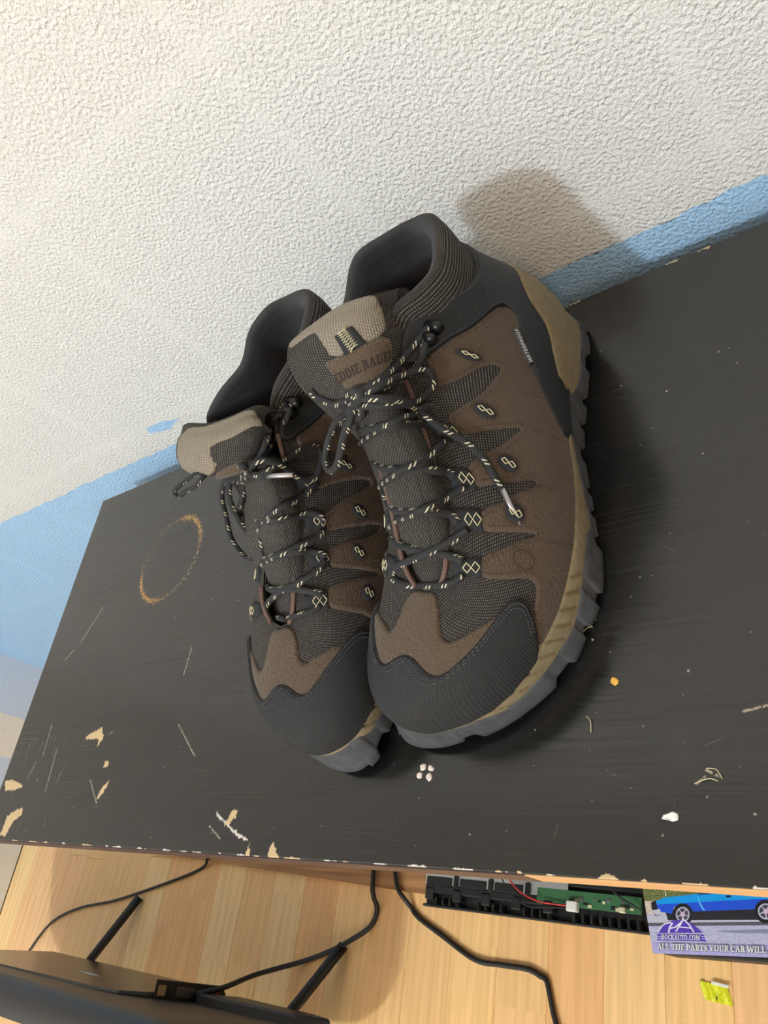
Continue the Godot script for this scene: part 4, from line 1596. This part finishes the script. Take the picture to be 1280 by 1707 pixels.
func card() -> void:
	# printed card; its own frame: x along the lower edge, z towards the room
	var a := Vector3(-0.3935, 0.049, 0.395)
	var ex := Vector3(-0.2825, 0.049, 0.387) - a
	var wide := ex.length()
	ex /= wide
	var t := thing("printed_card", "printed advertising card with a bright blue car, sticking out under the table at right", "card")
	t.transform = Transform3D(Basis(ex, Vector3.UP, ex.cross(Vector3.UP)), a)
	# picture, 1115 x 610 units to the visible part
	var w := 900
	var h := 620
	var im := Image.create(w, h, false, Image.FORMAT_RGB8)
	var n := FastNoiseLite.new()
	n.seed = 71
	n.frequency = 0.03
	n.fractal_octaves = 4
	for y in h:
		for x in w:
			var q := Vector2(x, y) / Vector2(w, h)
			var c := c8(176, 176, 206).lerp(c8(198, 198, 224), 0.5 + n.get_noise_2d(x, y))
			if q.y > 0.86:
				c = c8(166, 160, 214).lerp(c8(186, 182, 226), 0.5 + n.get_noise_2d(x, y))
			if q.y < 0.52:
				c = c8(206, 188, 172).lerp(c8(224, 210, 196), 0.5 + n.get_noise_2d(x, y))
			if q.y < 0.36:
				c = c8(72, 84, 44).lerp(c8(150, 150, 96), 0.5 + 1.2 * n.get_noise_2d(x * 2.0, y * 2.0))
			im.set_pixel(x, y, c)
	var P := func(pts: Array) -> PackedVector2Array:
		# traced coordinates to picture pixels: lower left corner (165, 700), right (1280, 745), up (60, 90)
		var out := PackedVector2Array()
		for i in range(0, pts.size(), 2):
			var dx: float = pts[i] - 165.0
			var dy: float = pts[i + 1] - 700.0
			# solve u * (1115, 45) + v * (-105, -610) = (dx, dy)
			var det := 1115.0 * -610.0 - (-105.0) * 45.0
			var u := (dx * -610.0 - (-105.0) * dy) / det
			var v := (1115.0 * dy - 45.0 * dx) / det
			out.append(Vector2(u * w / 1.35, h - v * h / 1.28))
		return out
	var quads := [
		[[90, 340, 1300, 380, 1700, 395, 1700, 470, 130, 440, 100, 400], c8(198, 196, 212)],
		[[105, 412, 1700, 445, 1700, 475, 120, 445], c8(92, 90, 102)],
		[[780, 505, 1280, 500, 1700, 510, 1700, 550, 1000, 530], c8(138, 138, 172)],
		[[300, 300, 330, 395, 1280, 420, 1700, 420, 1700, 320, 600, 300], c8(44, 42, 48)],
		[[205, 205, 300, 175, 640, 158, 1280, 158, 1700, 170, 1700, 250, 1280, 238, 640, 242, 215, 246], c8(24, 158, 236)],
		[[212, 240, 640, 236, 1280, 232, 1700, 245, 1700, 330, 1280, 322, 590, 322, 560, 280, 480, 248, 400, 270, 370, 335, 260, 315, 215, 290], c8(38, 84, 214)],
		[[150, 215, 205, 200, 214, 250, 222, 292, 245, 345, 200, 350, 160, 290], c8(40, 38, 46)],
		[[160, 292, 205, 290, 245, 282, 256, 318, 224, 348, 190, 330], c8(198, 198, 214)],
		[[655, 120, 690, 118, 780, 128, 776, 166, 650, 168], c8(46, 62, 118)],
		[[640, 180, 660, 260, 690, 312, 715, 318, 668, 240, 650, 180], c8(96, 190, 248)],
		[[925, 185, 975, 185, 975, 205, 925, 205], c8(20, 40, 80)],
		[[300, 100, 308, 100, 320, 165, 310, 165], c8(226, 226, 210)],
	]
	for q in quads:
		fill(im, P.call(q[0]), q[1])
	for wh in [[484, 345], [1292, 345]]:
		for e in [[105, c8(34, 32, 38)], [72, c8(190, 190, 208)], [58, c8(70, 68, 84)], [26, c8(206, 150, 170)]]:
			var ring := []
			for k in 24:
				ring.append(wh[0] + cos(TAU * k / 24.0) * e[0])
				ring.append(wh[1] + sin(TAU * k / 24.0) * e[0])
			fill(im, P.call(ring), e[1])
		for k in 5:
			var an := TAU * k / 5.0 + 0.3
			var s0: PackedVector2Array = P.call([wh[0], wh[1], wh[0] + cos(an) * 62.0, wh[1] + sin(an) * 62.0])
			stroke(im, s0[0], s0[1], 3.0, c8(210, 210, 224))
	# purple dome with the white road strokes, and the bars below it
	fill(im, P.call([222, 512, 262, 452, 310, 415, 380, 398, 470, 396, 540, 415, 600, 450, 650, 490, 684, 520]), c8(88, 62, 178))
	for e in [[225, 500, 262, 450, 300, 425, 4.0], [300, 425, 350, 418, 375, 425, 5.0], [375, 425, 345, 460, 335, 510, 5.0], [350, 470, 405, 462, 470, 415, 5.0], [490, 385, 455, 440, 412, 500, 5.0], [500, 400, 545, 440, 590, 508, 5.0], [455, 462, 510, 468, 560, 474, 4.0]]:
		var l: PackedVector2Array = P.call([e[0], e[1], e[2], e[3], e[4], e[5]])
		stroke(im, l[0], l[1], e[6], c8(238, 236, 248))
		stroke(im, l[1], l[2], e[6], c8(238, 236, 248))
	fill(im, P.call([212, 520, 690, 535, 715, 600, 210, 580]), c8(96, 72, 184))
	for e in [[212, 543, 255, 545], [208, 562, 255, 565], [665, 552, 712, 556], [668, 572, 722, 578]]:
		var l: PackedVector2Array = P.call(e)
		stroke(im, l[0], l[1], 2.5, c8(226, 224, 244))
	var m := mat(Color.WHITE, 0.35)
	m.albedo_texture = ImageTexture.create_from_image(im)
	m.texture_repeat = false
	# the card bows a little: a curved sheet with thickness; up in the picture is away from the room
	var lw := wide * 1.35
	var lh := 0.0585 * 1.28
	var top := []
	var low := []
	for i in 13:
		var r1 := PackedVector3Array()
		var r2 := PackedVector3Array()
		for j in 5:
			var q := Vector3(lw * i / 12.0, 0.0003 * sin(PI * i / 12.0), -lh * (1.0 - j / 4.0) - 0.012 * lh)
			q.x -= 0.10 * lh * (1.0 - j / 4.0)
			r1.append(q)
			r2.append(q - Vector3(0, 0.0009, 0))
		top.append(r1)
		low.append(r2)
	obj("printed_face", grid(top, false, false, true, 1.0, 1.0), m, t)
	obj("backing", grid(low, false, false, false, 1.0, 1.0), M.dark, t)
	# lettering, raised by the thickness of ink
	var unit := wide / 1115.0
	var white := mat(c8(240, 240, 236), 0.5)
	var grey := mat(c8(96, 100, 112), 0.5)
	var flat := Basis(Vector3(1, 0.004, 0), Vector3(0.10, 0, -1).normalized(), Vector3(0, 1, 0))
	flat_letters("lettering", "ROCKAUTO.COM", 0.0044, 395 * unit, white, t, Transform3D(flat, Vector3(105 * unit, 0.0012, -0.0135)), true)
	flat_letters("lettering", "ALL THE PARTS YOUR CAR WILL", 0.0056, 1060 * unit, grey, t, Transform3D(flat, Vector3(60 * unit, 0.0017, -0.0038)), true)
	flat_letters("lettering", "ALL THE PARTS YOUR CAR WILL", 0.0052, 1055 * unit, white, t, Transform3D(flat, Vector3(58 * unit, 0.0019, -0.0044)), true)


#BEGIN
const TONGUE_A := [
	[[242, -25, 53], [250, -13, 58], [255, 1, 61], [254, 11, 60], [245, 15, 53]],
	[[228, -25, 62], [236, -13, 67], [241, 1, 70], [240, 11, 69], [231, 15, 62]],
	[[207, -30, 78], [215, -6, 90], [219, 12, 95], [218, 21, 91], [214, 22, 78]],
	[[179, -33, 97], [191, -5, 112], [197, 15, 118], [196, 23, 113], [191, 22, 97]],
	[[162, -36, 115], [176, -6, 132], [180, 13, 138], [176, 20, 133], [166, 16, 116]],
	[[153, -46, 136], [161, -20, 145], [166, 4, 153], [159, 14, 150], [139, 12, 136]],
	[[138, -61, 150], [149, -28, 160], [151, -2, 165], [143, 15, 162], [122, 15, 146]],
	[[123, -69, 158], [131, -39, 167], [131, -6, 173], [124, 10, 169], [109, 15, 154]],
	[[119, -67, 162], [121, -40, 169], [121, -9, 174], [119, 10, 171], [106, 16, 158]],
	[[112, -67, 162], [114, -40, 169], [114, -9, 174], [112, 10, 171], [99, 16, 158]],
	[[107, -67, 152], [109, -40, 159], [109, -9, 164], [107, 10, 161], [94, 16, 148]],
	[[106, -67, 115], [108, -40, 122], [108, -9, 127], [106, 10, 124], [93, 16, 111]],
]
const TONGUE_B := [
	[[242, 25, 54], [248, 6, 59], [252, -11, 62], [248, -20, 60], [237, -19, 51]],
	[[228, 25, 63], [234, 6, 68], [238, -11, 71], [234, -20, 69], [223, -19, 60]],
	[[205, 35, 80], [209, 6, 88], [211, -17, 94], [208, -25, 89], [200, -23, 75]],
	[[183, 39, 96], [186, 5, 106], [188, -19, 112], [183, -26, 106], [174, -22, 90]],
	[[163, 40, 110], [167, 7, 122], [172, -22, 130], [167, -26, 122], [162, -24, 106]],
	[[150, 68, 120], [158, 33, 128], [163, -13, 140], [157, -23, 134], [150, -20, 118]],
	[[157, 70, 134], [165, 36, 138], [168, 0, 144], [160, -16, 142], [146, -10, 128]],
	[[153, 72, 146], [166, 33, 150], [161, -4, 154], [151, -23, 152], [142, -21, 140]],
	[[143, 71, 152], [154, 29, 157], [152, -5, 160], [144, -23, 158], [142, -27, 148]],
	[[136, 67, 154], [145, 28, 159], [144, 0, 160], [139, -19, 158], [139, -24, 150]],
	[[129, 67, 154], [138, 28, 159], [137, 0, 160], [132, -19, 158], [132, -24, 150]],
	[[124, 67, 144], [133, 28, 149], [132, 0, 150], [127, -19, 148], [127, -24, 140]],
	[[123, 67, 107], [132, 28, 112], [131, 0, 113], [126, -19, 111], [126, -24, 103]],
]
const LACE_A := [
	[[235, -25, 72], [240, -16, 73], [241, -3, 70], [243, 20, 73], [239, 28, 74]],
	[[233, -25, 73], [231, -18, 78], [231, 8, 87], [224, 24, 85], [217, 33, 83]],
	[[233, 30, 78], [230, 21, 82], [228, 7, 87], [222, -11, 86], [213, -25, 81]],
	[[206, -26, 83], [208, -14, 91], [215, 20, 107], [203, 25, 96], [195, 33, 92]],
	[[214, 29, 87], [210, 25, 91], [214, 17, 104], [205, -9, 97], [196, -22, 94], [189, -25, 96]],
	[[186, -27, 97], [190, -15, 106], [198, 14, 123], [185, 24, 114], [173, 26, 108]],
	[[190, 29, 97], [189, 26, 101], [194, 25, 112], [196, 12, 121], [187, -8, 115], [176, -27, 107]],
	[[165, -32, 116], [173, -14, 128], [181, 19, 143], [166, 20, 129], [156, 22, 121]],
	[[169, 26, 110], [166, 22, 115], [167, 18, 120], [181, 20, 140], [178, 4, 140], [169, -18, 132]],
	[[168, 1, 156], [168, 8, 159], [161, 17, 156], [142, 16, 145], [129, 19, 141], [121, 24, 140], [116, 27, 139]],
	[[122, 25, 137], [127, 23, 136], [131, 21, 134], [138, 19, 134], [145, 15, 137], [159, 18, 149], [168, 11, 156], [168, -2, 154]],
	[[147, -45, 152], [150, -43, 150], [153, -38, 148], [160, -25, 148], [164, -10, 152], [168, 1, 156]],
	[[169, -3, 153], [170, 10, 158], [165, 19, 156], [152, 19, 145], [142, 23, 135], [141, 25, 130], [146, 26, 125], [151, 23, 125], [158, 18, 128], [171, 21, 145], [175, 14, 153], [170, -1, 151]],
	[[168, 1, 158], [172, 9, 158], [173, 20, 154], [168, 23, 142], [164, 21, 126], [169, 28, 115], [171, 34, 105], [174, 39, 97], [180, 43, 88], [187, 46, 82], [191, 48, 78]],
	[[169, 1, 157], [168, -12, 147], [172, -19, 148], [173, -29, 142], [176, -40, 134], [181, -48, 126], [185, -47, 122], [186, -38, 125], [182, -29, 132], [178, -20, 140], [175, -10, 147], [170, -5, 151]],
	[[171, 2, 152], [173, 0, 148], [172, -9, 144], [169, -22, 140], [165, -38, 134]],
	[[165, -5, 157], [168, 5, 161], [171, 9, 160], [172, 5, 157], [170, -4, 153], [165, -8, 153]],
	[[165, 5, 159], [171, 10, 160], [172, 4, 156], [168, -9, 148]],
]
const LACE_B := [
	[[235, 10, 77], [223, 61, 34], [239, -1, 72], [239, -9, 72], [238, -20, 75], [235, -32, 75], [230, -38, 73]],
	[[234, 10, 78], [229, 7, 78], [225, -11, 85], [219, -28, 86], [211, -36, 83], [202, -38, 81]],
	[[223, -39, 75], [223, -36, 78], [223, -26, 83], [224, -15, 86], [223, 5, 82], [216, 23, 76]],
	[[206, 19, 86], [206, 5, 92], [207, -17, 101], [199, -30, 97], [190, -35, 90], [185, -36, 89]],
	[[200, -38, 81], [199, -36, 84], [200, -31, 90], [204, -28, 98], [206, -10, 98], [205, 8, 92], [199, 12, 94], [192, 12, 99]],
	[[188, 15, 101], [186, 0, 109], [184, -27, 120], [172, -30, 109], [162, -32, 105], [157, -32, 102]],
	[[180, -36, 90], [177, -35, 93], [177, -32, 98], [181, -28, 103], [189, -23, 114], [187, 0, 108], [183, 13, 105]],
	[[165, 4, 134], [167, -15, 142], [153, -19, 138], [133, -5, 126], [128, -24, 136], [116, -24, 136]],
	[[118, -23, 139], [123, -21, 139], [130, -21, 142], [132, -10, 136], [148, -24, 144], [156, -21, 142], [166, -16, 141]],
	[[165, 1, 136], [166, -21, 145], [163, -28, 143], [161, -32, 132], [161, -31, 122], [161, -31, 116], [159, -32, 109], [152, -34, 105], [139, -32, 106], [136, -31, 112], [143, -29, 120], [154, -28, 127], [168, -30, 138], [168, -10, 136]],
	[[165, 8, 131], [167, -7, 136], [170, -21, 139], [171, -28, 138]],
	[[165, 3, 135], [160, 16, 132], [161, 30, 128], [163, 46, 120], [166, 58, 110], [172, 68, 96], [182, 74, 82], [189, 70, 74], [195, 58, 72], [193, 47, 76], [187, 41, 84], [184, 39, 94], [180, 38, 104], [174, 38, 113], [168, 36, 120], [163, 29, 126], [163, 13, 131], [165, 1, 134]],
	[[165, 7, 132], [164, 18, 122], [170, 27, 114], [174, 38, 106], [177, 40, 100]],
	[[160, 12, 134], [169, -17, 150], [167, -11, 141], [167, 0, 133], [165, 14, 127], [163, 13, 131]],
	[[167, -16, 147], [168, -11, 139], [166, 7, 130], [163, 24, 122]],
]
const PULL_B := [[167, 28, 144], [168, 29, 146], [169, 36, 148], [172, 47, 147], [176, 56, 146], [178, 62, 144], [181, 58, 142], [178, 49, 143], [176, 38, 144], [172, 30, 146], [167, 30, 144]]
const CHIPS := [
	[[-727, 295], [-702, 287], [-695, 297], [-700, 307], [-702, 298], [-725, 298]],
	[[-859, 334], [-842, 333], [-818, 338], [-818, 341], [-834, 343], [-850, 344]],
	[[-829, 385], [-828, 368], [-821, 364], [-802, 359], [-799, 366], [-812, 372], [-815, 379], [-818, 386]],
	[[-675, 351], [-672, 342], [-662, 335], [-665, 343], [-671, 351]],
	[[-679, 325], [-679, 319], [-672, 320], [-672, 324]],
	[[-506, 361], [-493, 367], [-476, 375], [-465, 378], [-465, 380], [-475, 378], [-489, 371], [-504, 364]],
	[[-493, 370], [-489, 360], [-482, 359], [-482, 364], [-488, 369]],
	[[-441, 391], [-439, 379], [-429, 390]],
	[[-464, 390], [-462, 381], [-459, 390]],
	[[-235, 1], [-221, 0], [-217, -1], [-224, 2]],
	[[-156, 1], [-148, -1], [-149, 2], [-155, 2]],
	[[-134, 1], [-127, -3], [-120, -2], [-127, 2]],
	[[-95, -1], [-89, -2], [-90, 0]],
	[[-181, -1], [-176, -2], [-177, 0]],
]
const SCRATCHES := [
	[-800, 280, -797, 311],
	[-582, 292, -549, 319],
	[-775, 155, -799, 193],
	[-808, 199, -819, 209],
	[-593, 223, -594, 248],
	[-510, 371, -495, 379],
	[-127, 312, -116, 310],
	[-151, 345, -147, 342],
	[-146, 339, -140, 342],
	[-686, 295, -682, 293],
	[-807, 316, -813, 333],
	[-773, 305, -769, 345],
	[-695, 335, -673, 355],
]
#END

func _ready() -> void:
	var cam := Camera3D.new()
	cam.name = "camera"
	cam.transform = Transform3D(Basis(Vector3(0.7566623, -0.6387866, -0.1393336), Vector3(0.2199493, 0.4493943, -0.8658332), Vector3(0.6156983, 0.6244970, 0.4805404)), Vector3(0.00000, 0.93000, 0.43755))
	cam.fov = 64.7942
	cam.near = 0.02
	cam.far = 20.0
	add_child(cam)
	cam.current = true
	var we := WorldEnvironment.new()
	we.name = "environment"
	var env := Environment.new()
	env.background_mode = Environment.BG_COLOR
	env.background_color = Color(0, 0, 0)
	env.tonemap_mode = Environment.TONE_MAPPER_LINEAR
	env.tonemap_exposure = 1.0
	env.sdfgi_enabled = true
	env.ssao_enabled = true
	env.ssil_enabled = true
	we.environment = env
	add_child(we)
	materials()
	lamp(Vector3(-0.68, 2.36, 2.60), 4.0, Color(0.90, 0.96, 1.0), 0.09, "globe_lamp", "cool white globe lamp, the brighter one on the ceiling behind the camera")
	lamp(Vector3(0.90, 2.20, 2.40), 0.9, Color(1.0, 0.90, 0.80), 0.14, "globe_lamp", "warm dim globe lamp hanging behind and to the right of the camera")
	room()
	table()
	boots()
	television()
	clutter()
	cables()
	crumbs()
